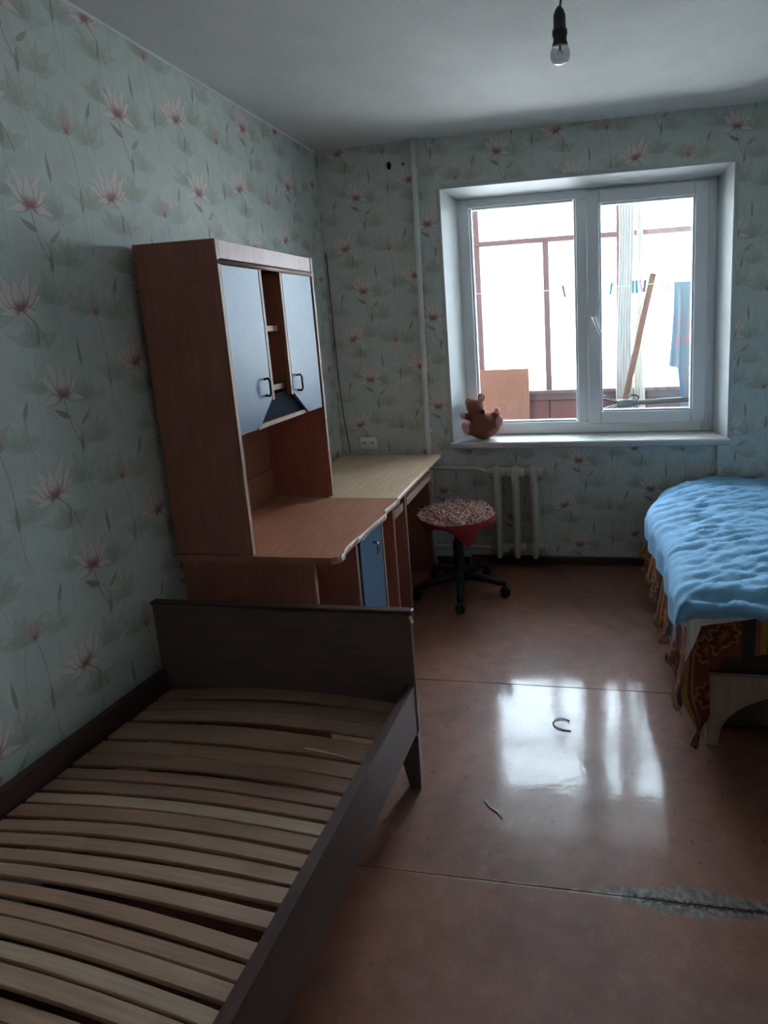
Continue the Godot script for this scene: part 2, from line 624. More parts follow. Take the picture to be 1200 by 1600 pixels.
func make_materials() -> void:
	var paper := make_wallpaper()
	var s := Vector3(1.0 / 1.236, 1.0 / 0.525, 1.0 / 1.236)
	# the print's phase on each wall: the upright flower of the first column stands at (z 2.04, y 1.915) and (x 0.23, y 2.259)
	var left := mat("wallpaper left", Color(1.0, 1.0, 1.0), 0.62, paper, s)
	left.uv1_offset = Vector3(0, -0.0 - 1.915 * s.y, -230.0 / 1236.0 - 2.04 * s.z)
	var front := mat("wallpaper front", Color(1.0, 1.0, 1.0), 0.62, paper, s)
	front.uv1_offset = Vector3(0.0, -2.259 * s.y, 0.0)
	make_floor()
	# wood: streaks along v and along u
	var na := noise(31, 0.02, 4)
	var nb := noise(32, 0.35, 2)
	var nc := noise(33, 0.006, 2)
	var streak := func(x: int, y: int) -> float:
		return 0.92 + 0.08 * na.get_noise_2d(x * 3.0, y * 0.25) + 0.035 * nb.get_noise_2d(x * 2.0, y * 0.12) + 0.05 * nc.get_noise_2d(x, y)
	var across := func(x: int, y: int) -> float:
		return streak.call(y, x)
	var grain := ImageTexture.create_from_image(grey_image(384, 512, streak))
	var grain_u := ImageTexture.create_from_image(grey_image(512, 384, across))
	var soft := ImageTexture.create_from_image(grey_image(256, 256, func(x: int, y: int) -> float: return 0.96 + 0.025 * na.get_noise_2d(x * 1.4, y * 1.4) + 0.025 * nb.get_noise_2d(x, y)))
	mat("brown laminate", s8(180, 118, 102), 0.42, grain, Vector3(2.0, 1.2, 2.0))
	mat("brown laminate inside", s8(172, 114, 90), 0.55, grain, Vector3(2.0, 1.2, 2.0))
	mat("brown desktop", s8(196, 134, 108), 0.36, grain, Vector3(2.0, 2.0, 1.2))
	mat("tan desktop", s8(222, 192, 160), 0.42, grain, Vector3(2.0, 2.0, 1.2))
	mat("pale edging", s8(176, 142, 122), 0.5, grain, Vector3(3.0, 1.5, 3.0))
	mat("dark stained wood", s8(118, 98, 97), 0.40, grain_u, Vector3(1.2, 2.5, 1.2))
	mat("dark rail", s8(78, 54, 50), 0.42, grain, Vector3(3.0, 3.0, 1.2))
	var k := 0
	for c in [s8(180, 142, 118), s8(166, 128, 106), s8(188, 152, 128), s8(196, 166, 140)]:
		var m := mat("slat wood %d" % k, c, 0.62)
		m.albedo_texture = grain_u
		k += 1
	mat("blue laminate", s8(92, 116, 142), 0.36, soft, Vector3(2, 2, 2)).metallic_specular = 0.38
	mat("navy shade and hole", s8(36, 40, 52), 0.85).metallic_specular = 0.15  # paints the shade between the hutch doors; also colours the wall holes
	mat("grey scrap", s8(128, 118, 114), 0.8)
	mat("pale wood", s8(226, 206, 184), 0.6)
	mat("dark metal", s8(44, 44, 46), 0.35).metallic = 0.6
	mat("chrome", s8(200, 200, 200), 0.2).metallic = 1.0
	mat("black plastic", s8(32, 33, 36), 0.45)
	mat("black cable", s8(62, 64, 66), 0.5)
	mat("white paint", s8(234, 236, 234), 0.5, soft, Vector3(0.9, 0.9, 0.9))
	mat("reveal paint", s8(198, 202, 200), 0.6, soft, Vector3(0.9, 0.9, 0.9))
	mat("sill paint", s8(206, 206, 202), 0.45, soft, Vector3(0.9, 0.9, 0.9))
	mat("ceiling paint", s8(216, 217, 213), 0.9, soft, Vector3(0.5, 0.5, 0.5))
	mat("white plastic", s8(236, 240, 243), 0.35)
	mat("radiator paint", s8(200, 194, 180), 0.5, soft, Vector3(2, 2, 2))
	mat("baseboard paint", s8(86, 56, 46), 0.45, soft, Vector3(2, 2, 2))
	mat("back wall paint", s8(168, 150, 136), 0.6, soft, Vector3(0.9, 0.9, 0.9))
	mat("loggia paint", s8(118, 84, 84), 0.6, soft, Vector3(2, 2, 2))
	mat("red panel", s8(126, 62, 54), 0.6, soft, Vector3(1.6, 1.6, 1.6))
	mat("plaster", s8(120, 116, 110), 0.9, soft, Vector3(0.7, 0.7, 0.7))
	mat("loggia whitewash", s8(226, 226, 222), 0.9, soft, Vector3(0.7, 0.7, 0.7))
	mat("concrete", s8(92, 88, 84), 0.9, soft, Vector3(0.7, 0.7, 0.7))
	mat("orange plywood", s8(158, 98, 70), 0.5, grain, Vector3(1.5, 1.0, 1.5))
	mat("stick wood", s8(128, 88, 68), 0.6, grain, Vector3(3, 1, 3))
	var pane := mat("window glass", Color(1, 1, 1, 0.03), 0.02)
	pane.transparency = BaseMaterial3D.TRANSPARENCY_ALPHA
	var bulb := mat("bulb glass", Color(0.62, 0.64, 0.64, 0.42), 0.12)
	bulb.transparency = BaseMaterial3D.TRANSPARENCY_ALPHA
	# cloth
	var weave := ImageTexture.create_from_image(grey_image(256, 256, func(x: int, y: int) -> float: return 0.5 + 0.25 * nb.get_noise_2d(x * 2.0, y * 2.0) + 0.2 * na.get_noise_2d(x * 2.0, y * 2.0)))
	var blanket := mat("blue blanket", s8(130, 184, 224), 0.85)
	blanket.albedo_texture = soft
	blanket.uv1_triplanar = true
	blanket.uv1_scale = Vector3(1.5, 1.5, 1.5)
	blanket.heightmap_enabled = true
	blanket.heightmap_scale = 0.35
	blanket.heightmap_texture = weave
	blanket.rim_enabled = true
	blanket.rim = 0.4
	mat("white cloth", s8(222, 220, 216), 0.9)
	var fur := mat("brown plush", s8(136, 80, 64), 0.95)
	fur.albedo_texture = soft
	fur.uv1_triplanar = true
	fur.uv1_scale = Vector3(14, 14, 14)
	fur.heightmap_enabled = true
	fur.heightmap_scale = 0.3
	fur.heightmap_texture = weave
	mat("pink plush", s8(214, 168, 160), 0.95)
	mat("dark plush", s8(46, 36, 38), 0.9)
	# the bedspread's woven print: medallions and upright bands
	var spread := func(x: int, y: int) -> Color:
		var u := x / 256.0
		var v := y / 256.0
		var c := s8(128, 56, 44)
		var band := fposmod(u * 2.0, 1.0)
		if band < 0.10 or (band > 0.16 and band < 0.20):
			c = s8(176, 132, 62)
		elif band > 0.72 and band < 0.92:
			c = s8(60, 44, 48)
		elif band > 0.92:
			c = s8(150, 96, 52)
		var q := Vector2(fposmod(u * 2.0, 1.0) - 0.46, (fposmod(v * 3.0, 1.0) - 0.5) * 0.8)
		var rr := q.length() + 0.03 * sin(atan2(q.y, q.x) * 8.0)
		if rr < 0.24:
			c = s8(170, 118, 58) if rr > 0.19 else (s8(112, 42, 38) if rr > 0.08 else s8(158, 104, 56))
		return c * (0.9 + 0.2 * nb.get_noise_2d(x * 3.0, y * 3.0))
	var sp := mat("rust bedspread", Color.WHITE, 0.9)
	sp.albedo_texture = ImageTexture.create_from_image(color_image(256, 256, spread))
	mat("fringe", s8(158, 132, 98), 0.9)
	mat("board beige", s8(176, 150, 134), 0.55, grain, Vector3(2, 2, 2))
	mat("couch dark", s8(74, 52, 48), 0.7)
	var yarn := func(x: int, y: int) -> Color:
		var q := nb.get_noise_2d(x * 1.5, y * 1.5) + na.get_noise_2d(x * 4.0, y * 4.0)
		return s8(204, 172, 160) if q > -0.05 else (s8(142, 60, 66) if q > -0.3 else s8(92, 66, 62))
	var ym := mat("knitted cover", Color.WHITE, 0.95, ImageTexture.create_from_image(color_image(192, 192, yarn)), Vector3(3, 3, 3))
	ym.uv1_triplanar_sharpness = 4.0
	mat("red cloth", s8(150, 46, 58), 0.9)
	mat("yarn pale", s8(224, 196, 182), 0.95)
	mat("yarn pink", s8(164, 92, 92), 0.95)
	var sheer := mat("sheer curtain", Color(0.80, 0.80, 0.78, 0.22), 0.9)
	sheer.transparency = BaseMaterial3D.TRANSPARENCY_ALPHA
	sheer.backlight_enabled = true
	sheer.backlight = Color(0.05, 0.05, 0.05)
	var bunch := mat("curtain bunch", Color(0.80, 0.80, 0.78), 0.9)
	bunch.backlight_enabled = true
	bunch.backlight = Color(0.13, 0.13, 0.13)
	var cream := mat("cream curtain", Color(0.86, 0.855, 0.80), 0.9)
	cream.backlight_enabled = true
	cream.backlight = Color(0.19, 0.19, 0.18)
	var towel := mat("blue towel", Color.WHITE, 0.95)
	towel.albedo_texture = ImageTexture.create_from_image(color_image(128, 192, func(x: int, y: int) -> Color:
		var q := na.get_noise_2d(x * 2.2 + 40.0, y * 2.2)
		var c := s8(104, 140, 170)
		if x > 7:
			c = c.lerp(s8(140, 158, 160), 0.75).lerp(s8(180, 136, 142), smoothstep(0.12, 0.4, q))
		return c))
	towel.backlight_enabled = true
	towel.backlight = Color(0.03, 0.03, 0.03)
	mat("teal plastic", s8(52, 128, 138), 0.4)
	mat("pink plastic", s8(178, 140, 158), 0.4)
	mat("dark peg", s8(84, 92, 90), 0.5)
	mat("beige plastic", s8(190, 196, 180), 0.4)
	mat("cord", s8(226, 226, 220), 0.7)


# ---------------------------------------------------------------- the room

func build_room() -> void:
	var w := ROOM_W
	var d := ROOM_D
	# floor: hardboard sheets laid side by side over the slab
	var fl := structure("floor", "reddish brown painted hardboard floor with worn glossy sheets", "floor")
	slab("subfloor", Vector3(-0.3, -0.3, -0.12), Vector3(w + 0.3, -0.006, d + 0.3), mats["concrete"], fl)
	slab("hardboard_sheet", Vector3(0, -0.006, -0.06), Vector3(w, 0.0, 1.2632), mats["painted hardboard"], fl, 0.001)
	slab("hardboard_sheet", Vector3(0, -0.006, 1.2645), Vector3(w, -0.0008, 2.185), mats["painted hardboard"], fl, 0.001)
	slab("hardboard_sheet", Vector3(0, -0.006, 2.187), Vector3(w, 0.0, d), mats["painted hardboard"], fl, 0.001)
	var ce := structure("ceiling", "plain whitewashed ceiling", "ceiling")
	slab("slab", Vector3(-0.3, ROOM_H, -0.4), Vector3(w + 0.3, ROOM_H + 0.2, d + 0.3), mats["ceiling paint"], ce)
	var wl := structure("wall_left", "mint green wallpapered wall with pink flowers behind bed and desk", "wall")
	slab("papered_wall", Vector3(-0.25, -0.3, -0.4), Vector3(0, ROOM_H, d + 0.2), mats["wallpaper left"], wl, 0.0)
	var tr := structure("trim_1", "thin pale strip along the ceiling edge of the flowered wall", "trim")
	slab("strip", Vector3(0.0005, ROOM_H - 0.012, 0.002), Vector3(0.006, ROOM_H - 0.0005, d - 0.002), mats["white paint"], tr)
	var wr := structure("wall_right", "mint green wallpapered wall beside the couch", "wall")
	slab("papered_wall", Vector3(w, -0.3, -0.4), Vector3(w + 0.25, ROOM_H, d + 0.2), mats["wallpaper left"], wr, 0.0)
	var wb := structure("wall_back", "plain beige wall opposite the window", "wall")
	slab("papered_wall", Vector3(-0.2, -0.3, d), Vector3(w + 0.2, ROOM_H, d + 0.2), mats["back wall paint"], wb, 0.0)
	# window wall with its splayed opening and a shallow recess behind the radiator
	var wf := structure("wall_front", "mint green wallpapered window wall with pink flowers", "wall")
	var st := start()
	var t := -0.40
	var rec := -0.035
	bx(st, Vector3((-0.2 + 0.725) / 2, 1.1, t / 2), Vector3(0.925, 2.8, -t), 0.0)
	bx(st, Vector3((2.2835 + w + 0.2) / 2, 1.1, t / 2), Vector3(w + 0.2 - 2.2835, 2.8, -t), 0.0)
	bx(st, Vector3((0.725 + 2.2835) / 2, (2.2294 + ROOM_H) / 2, t / 2), Vector3(1.5585, ROOM_H - 2.2294, -t), 0.0)
	bx(st, Vector3((0.725 + 2.2835) / 2, 0.23, (t + rec) / 2), Vector3(1.5585, 1.06, rec - t), 0.0)
	bx(st, Vector3((0.725 + 0.792) / 2, 0.23, rec / 2), Vector3(0.067, 1.06, -rec), 0.0)
	bx(st, Vector3((2.236 + 2.2835) / 2, 0.23, rec / 2), Vector3(0.0475, 1.06, -rec), 0.0)
	put("papered_wall", st, mats["wallpaper front"], wf)
	var bl := structure("baseboard_front", "dark brown baseboard under the window", "baseboard")
	slab("board", Vector3(0.0, 0, 0.0), Vector3(0.79, 0.05, 0.014), mats["baseboard paint"], bl, 0.004)
	slab("board", Vector3(0.793, 0, rec), Vector3(2.235, 0.05, rec + 0.02), mats["baseboard paint"], bl, 0.004)
	slab("board", Vector3(2.238, 0, 0.0), Vector3(w, 0.05, 0.014), mats["baseboard paint"], bl, 0.004)
	var b2 := structure("baseboard_left", "dark brown baseboard along the flowered wall", "baseboard")
	slab("board", Vector3(0, 0, 0.016), Vector3(0.014, 0.05, d), mats["baseboard paint"], b2, 0.004)
	var b3 := structure("baseboard_right", "dark brown baseboard beside the couch", "baseboard")
	slab("board", Vector3(w - 0.014, 0, 0.016), Vector3(w, 0.05, d), mats["baseboard paint"], b3, 0.004)


func build_window() -> void:
	var win := structure("window_1", "white plastic two-part window in a deep plastered niche", "window", Vector3(1.5, 0.78, -0.2))
	var wp_m: Material = mats["white plastic"]
	# plastered, splayed reveals
	var zi := 0.004
	var zo := -0.20
	for side in [[0.725, 0.785], [2.2835, 2.242]]:
		var st := start()
		st.set_smooth_group(-1)
		var sg: float = signf(1.5 - side[0])
		var back: float = side[0] - sg * 0.03
		var poly := [Vector2(side[0], zi), Vector2(side[1], zo), Vector2(side[1], -0.40), Vector2(back, -0.40), Vector2(back, -0.002), Vector2(side[0] - sg * 0.008, zi)]
		prism(st, poly, Vector3(0, 0.78, 0), Vector3.RIGHT, Vector3.BACK, Vector3.UP * 1.449)
		put("reveal", st, mats["reveal paint"], win)
	var top := start()
	prism(top, [Vector2(zi, 2.2294), Vector2(zo, 2.198), Vector2(-0.40, 2.198), Vector2(-0.40, 2.262), Vector2(-0.002, 2.262), Vector2(zi, 2.24)], Vector3(0.725, 0, 0), Vector3.BACK, Vector3.UP, Vector3.RIGHT * 1.5585)
	put("reveal", top, mats["reveal paint"], win)
	# sill with a rounded nose
	var sill := start()
	prism(sill, [Vector2(-0.40, 0.742), Vector2(0.020, 0.742), Vector2(0.027, 0.750), Vector2(0.028, 0.772), Vector2(0.022, 0.780), Vector2(-0.40, 0.786)], Vector3(0.712, 0, 0), Vector3.BACK, Vector3.UP, Vector3.RIGHT * 1.583)
	put("window_sill", sill, mats["sill paint"], win)
	# frame: outer members and centre post
	var z0 := -0.27
	var z1 := -0.20
	var st := start()
	for m in [[0.78, 0.851, 0.785, 2.20], [2.185, 2.25, 0.785, 2.20], [0.851, 2.185, 0.785, 0.858], [0.851, 2.185, 2.150, 2.20], [1.471, 1.545, 0.858, 2.150]]:
		bx(st, Vector3((m[0] + m[1]) / 2, (m[2] + m[3]) / 2, (z0 + z1) / 2), Vector3(m[1] - m[0], m[3] - m[2], z1 - z0), 0.004)
	put("frame", st, wp_m, win)
	# glazing beads round the fixed pane
	st = start()
	for m in [[0.851, 0.864, 0.858, 2.150], [1.459, 1.471, 0.858, 2.150], [0.864, 1.459, 0.858, 0.870], [0.864, 1.459, 2.138, 2.150]]:
		bx(st, Vector3((m[0] + m[1]) / 2, (m[2] + m[3]) / 2, -0.228), Vector3(m[1] - m[0], m[3] - m[2], 0.03), 0.005)
	put("glazing_bead", st, wp_m, win)
	slab("pane", Vector3(0.855, 0.862, -0.246), Vector3(1.467, 2.146, -0.240), mats["window glass"], win, 0.0)
	# opening sash, proud of the frame
	var sash := start()
	var zs := -0.182
	for m in [[1.530, 1.606, 0.842, 2.188], [2.124, 2.200, 0.842, 2.188], [1.606, 2.124, 0.842, 0.918], [1.606, 2.124, 2.112, 2.188]]:
		bx(sash, Vector3((m[0] + m[1]) / 2, (m[2] + m[3]) / 2, (zs - 0.255) / 2), Vector3(m[1] - m[0], m[3] - m[2], zs + 0.255), 0.006)
	var sn := put("sash", sash, wp_m, win)
	st = start()
	for m in [[1.606, 1.616, 0.918, 2.112], [2.114, 2.124, 0.918, 2.112], [1.616, 2.114, 0.918, 0.928], [1.616, 2.114, 2.102, 2.112]]:
		bx(st, Vector3((m[0] + m[1]) / 2, (m[2] + m[3]) / 2, -0.205), Vector3(m[1] - m[0], m[3] - m[2], 0.03), 0.004)
	put("glazing_bead", st, wp_m, sn)
	slab("pane", Vector3(1.608, 0.920, -0.226), Vector3(2.122, 2.110, -0.220), mats["window glass"], sn, 0.0)
	# handle, turned at a slant
	st = start()
	bx(st, Vector3(1.566, 1.47, zs + 0.004), Vector3(0.028, 0.062, 0.010), 0.004)
	tube(st, [Vector3(1.566, 1.475, zs), Vector3(1.566, 1.475, zs + 0.045)], 0.009, 10)
	tube(st, [Vector3(1.562, 1.482, zs + 0.045), Vector3(1.580, 1.440, zs + 0.052), Vector3(1.604, 1.385, zs + 0.050), Vector3(1.610, 1.372, zs + 0.046)], [0.009, 0.010, 0.009, 0.006], 10)
	put("handle", st, wp_m, sn)
	for y in [0.875, 2.13]:
		st = start()
		bx(st, Vector3(2.206, y, zs - 0.002), Vector3(0.018, 0.075, 0.022), 0.005)
		tube(st, [Vector3(2.206, y - 0.05, zs + 0.006), Vector3(2.206, y + 0.05, zs + 0.006)], 0.007, 8)
		put("hinge", st, wp_m, sn)


# ---------------------------------------------------------------- the loggia outside the window

func build_loggia() -> void:
	var x0 := -0.35
	var x1 := 3.05
	var zf := -1.05
	var f2 := structure("floor_loggia", "concrete loggia floor outside the window", "floor")
	slab("slab", Vector3(x0 - 0.2, -0.25, zf - 0.05), Vector3(x1 + 0.2, 0.0, -0.405), mats["concrete"], f2)
	var c2 := structure("ceiling_loggia", "concrete loggia ceiling outside the window", "ceiling")
	slab("slab", Vector3(x0 - 0.2, 2.52, zf - 0.05), Vector3(x1 + 0.2, 2.7, -0.405), mats["loggia whitewash"], c2)
	var l := structure("wall_loggia_left", "plastered loggia side wall on the orange board's side", "wall")
	slab("plastered_wall", Vector3(x0 - 0.2, 0.002, zf - 0.05), Vector3(x0, 2.518, -0.405), mats["plaster"], l, 0.0)
	var r := structure("wall_loggia_right", "plastered loggia side wall on the towel's side", "wall")
	slab("plastered_wall", Vector3(x1, 0.002, zf - 0.05), Vector3(x1 + 0.2, 2.518, -0.405), mats["plaster"], r, 0.0)
	var o := structure("wall_loggia_house", "outer plaster of the house wall round the window", "wall")
	for m in [[x0, 0.70, 0.002, 2.518], [2.31, x1, 0.002, 2.518], [0.70, 2.31, 2.29, 2.518], [0.70, 2.31, 0.002, 0.735]]:
		slab("plastered_wall", Vector3(m[0], m[2], -0.424), Vector3(m[1], m[3], -0.402), mats["plaster"], o, 0.0)
	var p := structure("wall_parapet", "red-brown panelled loggia parapet under the outer glazing", "parapet")
	slab("rail", Vector3(x0 + 0.002, 0.882, zf - 0.02), Vector3(x1 - 0.002, 0.932, zf + 0.03), mats["loggia paint"], p, 0.004)
	slab("rail", Vector3(x0 + 0.002, 0.004, zf - 0.02), Vector3(x1 - 0.002, 0.07, zf + 0.03), mats["loggia paint"], p, 0.004)
	slab("backing", Vector3(x0 + 0.003, 0.003, zf - 0.040), Vector3(x1 - 0.003, 0.932, zf - 0.021), mats["loggia paint"], p, 0.0)
	var edges := [x0 + 0.01, 0.753, 1.257, 1.77, 2.303, x1 - 0.01]
	for i in edges.size() - 1:
		slab("panel", Vector3(edges[i] + 0.004, 0.072, zf - 0.012), Vector3(edges[i + 1] - 0.004, 0.880, zf + 0.010), mats["red panel"], p, 0.004)
	var g := structure("window_2", "brown wooden outer glazing of the loggia", "window")
	slab("ledge", Vector3(x0 + 0.002, 0.934, zf - 0.04), Vector3(x1 - 0.002, 0.962, zf + 0.075), mats["loggia paint"], g, 0.004)
	slab("transom", Vector3(x0 + 0.002, 2.013, zf + 0.0), Vector3(x1 - 0.002, 2.050, zf + 0.05), mats["loggia paint"], g, 0.004)
	slab("transom", Vector3(x0 + 0.002, 2.46, zf + 0.0), Vector3(x1 - 0.002, 2.516, zf + 0.05), mats["loggia paint"], g, 0.004)
	for e in [[x0 + 0.002, x0 + 0.05], [0.724, 0.783], [1.2355, 1.279], [1.748, 1.791], [2.281, 2.326], [x1 - 0.05, x1 - 0.002]]:
		slab("post", Vector3(e[0], 0.963, zf + 0.003), Vector3(e[1], 2.012, zf + 0.047), mats["loggia paint"], g, 0.004)
		if e[0] != 1.2355:
			slab("post", Vector3(e[0], 2.051, zf + 0.003), Vector3(e[1], 2.458, zf + 0.047), mats["loggia paint"], g, 0.004)
	var px := [x0 + 0.05, 0.724, 0.783, 1.2355, 1.279, 1.748, 1.791, 2.281, 2.326, x1 - 0.05]
	for i in range(0, px.size(), 2):
		slab("pane", Vector3(px[i] - 0.004, 0.9625, zf + 0.022), Vector3(px[i + 1] + 0.004, 2.0127, zf + 0.026), mats["window glass"], g, 0.0)
	px = [x0 + 0.05, 0.724, 0.783, 1.748, 1.791, 2.281, 2.326, x1 - 0.05]
	for i in range(0, px.size(), 2):
		slab("pane", Vector3(px[i] - 0.004, 2.0505, zf + 0.022), Vector3(px[i + 1] + 0.004, 2.461, zf + 0.026), mats["window glass"], g, 0.0)


# ---------------------------------------------------------------- the slatted bed

func bed_y(z: float) -> float:
	return 0.302 + BED_TILT * (z - 1.88)


func build_bed() -> void:
	var bed := thing("slatted_bed", "dark stained single bed frame without a mattress, bare wooden slats showing", "bed", Vector3(0.48, 0, 1.87))
	var dark: Material = mats["dark stained wood"]
	var z0 := 1.845
	var z1 := 3.74
	# footboard with a slim rounded top
	var st := start()
	bx(st, Vector3(0.489, 0.405, 1.856), Vector3(0.912, 0.418, 0.022), 0.004)
	put("footboard", st, dark, bed)
	slab("cap", Vector3(0.030, 0.612, 1.840), Vector3(0.950, 0.624, 1.872), mats["dark rail"], bed, 0.004)
	# tapered splayed legs
	for x in [[0.895, 0.942, 0.004], [0.085, 0.04, -0.004]]:
		st = start()
		var sg: float = signf(x[1] - x[0])
		prism(st, [Vector2(x[0] - sg * 0.03, 0.197), Vector2(x[1] + x[2], 0.197), Vector2(x[1] + x[2] * 0.5, 0.0), Vector2(x[0] + sg * 0.012, 0.0)], Vector3(0, 0, 1.848), Vector3.RIGHT, Vector3.UP, Vector3(0, 0, 0.034))
		put("leg", st, dark, bed)
	# side rails rise towards the head end
	var yl := 0.373
	for e in [[0.030, 0.055, yl, 0.075, 0.24, "rail_lo"], [0.912, 0.940, 0.366, 0.107, 0.215, "rail_hi"]]:
		st = start()
		var dz := z1 - 1.868
		prism(st, [Vector2(1.868, e[2]), Vector2(z1, e[2] + e[3] * dz), Vector2(z1, e[2] + e[3] * dz - e[4] * 0.78), Vector2(1.868, e[2] - e[4] * 0.78)], Vector3(e[0], 0, 0), Vector3.BACK, Vector3.UP, Vector3.RIGHT * (e[1] - e[0]))
		put("side_rail", st, mats["dark rail"], bed)
	# ledges that carry the slats
	for e in [[0.056, 0.085], [0.886, 0.911]]:
		st = start()
		prism(st, [Vector2(1.87, bed_y(1.87) - 0.012), Vector2(z1 - 0.02, bed_y(z1 - 0.02) - 0.012), Vector2(z1 - 0.02, bed_y(z1 - 0.02) - 0.045), Vector2(1.87, bed_y(1.87) - 0.045)], Vector3(e[0], 0, 0), Vector3.BACK, Vector3.UP, Vector3.RIGHT * (e[1] - e[0]))
		put("slat_ledge", st, mats["dark rail"], bed)
	# head end, behind the camera's frame
	st = start()
	bx(st, Vector3(0.489, 0.62, z1 + 0.013), Vector3(0.912, 0.60, 0.024), 0.004)
	put("headboard", st, dark, bed)
	for x in [0.07, 0.91]:
		st = start()
		bx(st, Vector3(x, 0.17, z1 + 0.013), Vector3(0.05, 0.34, 0.04), 0.004)
		put("leg", st, dark, bed)
	# slats: far and near edge at the wall side, far and near edge at the room side, tone
	var rows := [[1.874, 1.943, 1.872, 1.930, 1], [1.950, 2.004, 1.934, 2.000, 1], [2.009, 2.068, 2.003, 2.069, 0], [2.080, 2.170, 2.102, 2.190, 0], [2.180, 2.238, 2.198, 2.259, 0], [2.240, 2.300, 2.261, 2.318, 1], [2.308, 2.354, 2.324, 2.370, 1], [2.357, 2.404, 2.373, 2.415, 1], [2.412, 2.452, 2.422, 2.462, 3], [2.455, 2.503, 2.464, 2.508, 1], [2.508, 2.548, 2.514, 2.556, 0], [2.553, 2.592, 2.562, 2.602, 0], [2.595, 2.629, 2.604, 2.648, 2], [2.634, 2.667, 2.666, 2.706, 2], [2.671, 2.702, 2.731, 2.771, 0], [2.707, 2.739, 2.777, 2.811, 0], [2.742, 2.780, 2.813, 2.849, 2], [2.787, 2.819, 2.857, 2.890, 3], [2.822, 2.860, 2.893, 2.930, 2], [2.866, 2.902, 2.938, 2.974, 2]]
	var zz := 2.945
	for i in 14:
		rows.append([zz - 0.035, zz + 0.005, zz + 0.036, zz + 0.076, i % 3])
		zz += 0.046
	for r in rows:
		st = start()
		var n := 14
		var crown: float = 0.024 + rng.randf_range(-0.005, 0.006)
		var jig: float = rng.randf_range(-0.002, 0.002)
		var v0: float = rng.randf()
		var pt := func(t: float, near: float, low: float) -> Vector3:
			var x := lerpf(0.062, 0.906, t)
			var zl := lerpf(r[0], r[1] - 0.0035, near)
			var zr := lerpf(r[2], r[3] - 0.003, near)
			var z := lerpf(zl, zr, t)
			return Vector3(x, bed_y(z) + jig + crown * sin(PI * clampf(t, 0.0, 1.0)) - low * 0.009, z)
		st.set_smooth_group(-1)
		for i in n:
			var a := float(i) / n
			var b := float(i + 1) / n
			var uv := func(q: float, w: float) -> Vector2: return Vector2(q * 0.9 + v0, w * 0.16 + v0 * 3.0)
			var b0 := 0.05
			quad(st, pt.call(a, b0, 0), pt.call(b, b0, 0), pt.call(b, 1 - b0, 0), pt.call(a, 1 - b0, 0), Vector3.UP, [uv.call(a, 0), uv.call(b, 0), uv.call(b, 1), uv.call(a, 1)])
			quad(st, pt.call(a, 1 - b0, 0), pt.call(b, 1 - b0, 0), pt.call(b, 1, 0.25), pt.call(a, 1, 0.25), Vector3(0, 1, 1), [uv.call(a, 0.97), uv.call(b, 0.97), uv.call(b, 1), uv.call(a, 1)])
			quad(st, pt.call(a, 1, 0.25), pt.call(b, 1, 0.25), pt.call(b, 1, 1), pt.call(a, 1, 1), Vector3.BACK, [uv.call(a, 1), uv.call(b, 1), uv.call(b, 1.2), uv.call(a, 1.2)])
			quad(st, pt.call(a, b0, 0), pt.call(b, b0, 0), pt.call(b, 0, 0.25), pt.call(a, 0, 0.25), Vector3(0, 1, -1), [uv.call(a, 0), uv.call(b, 0), uv.call(b, 0), uv.call(a, 0)])
			quad(st, pt.call(a, 0, 0.25), pt.call(b, 0, 0.25), pt.call(b, 0, 1), pt.call(a, 0, 1), Vector3.FORWARD, [uv.call(a, 0), uv.call(b, 0), uv.call(b, 0.2), uv.call(a, 0.2)])
			quad(st, pt.call(a, 0, 1), pt.call(b, 0, 1), pt.call(b, 1, 1), pt.call(a, 1, 1), Vector3.DOWN)
		for e in [0.0, 1.0]:
			quad(st, pt.call(e, 0, 0), pt.call(e, 1, 0), pt.call(e, 1, 1), pt.call(e, 0, 1), Vector3(e * 2 - 1, 0, 0))
		put("slat", st, mats["slat wood %d" % r[4]], bed)
	st = start()
	tube(st, [Vector3(0.700, bed_y(2.16) + 0.018, 2.165), Vector3(0.76, bed_y(2.17) + 0.016, 2.172), Vector3(0.85, bed_y(2.18) + 0.010, 2.184)], [0.004, 0.004, 0.001], 6)
	put("splinter", st, mats["pale wood"], bed).set_meta("label", "pale broken splinter")
	st = start()
	bx(st, Vector3(0.948, 0.596, 1.871), Vector3(0.010, 0.024, 0.006), 0.002, Basis(Vector3.BACK, 0.2))
	put("chipped_edge", st, mats["pale wood"], bed).set_meta("label", "pale chipped corner")


# ---------------------------------------------------------------- the two desks

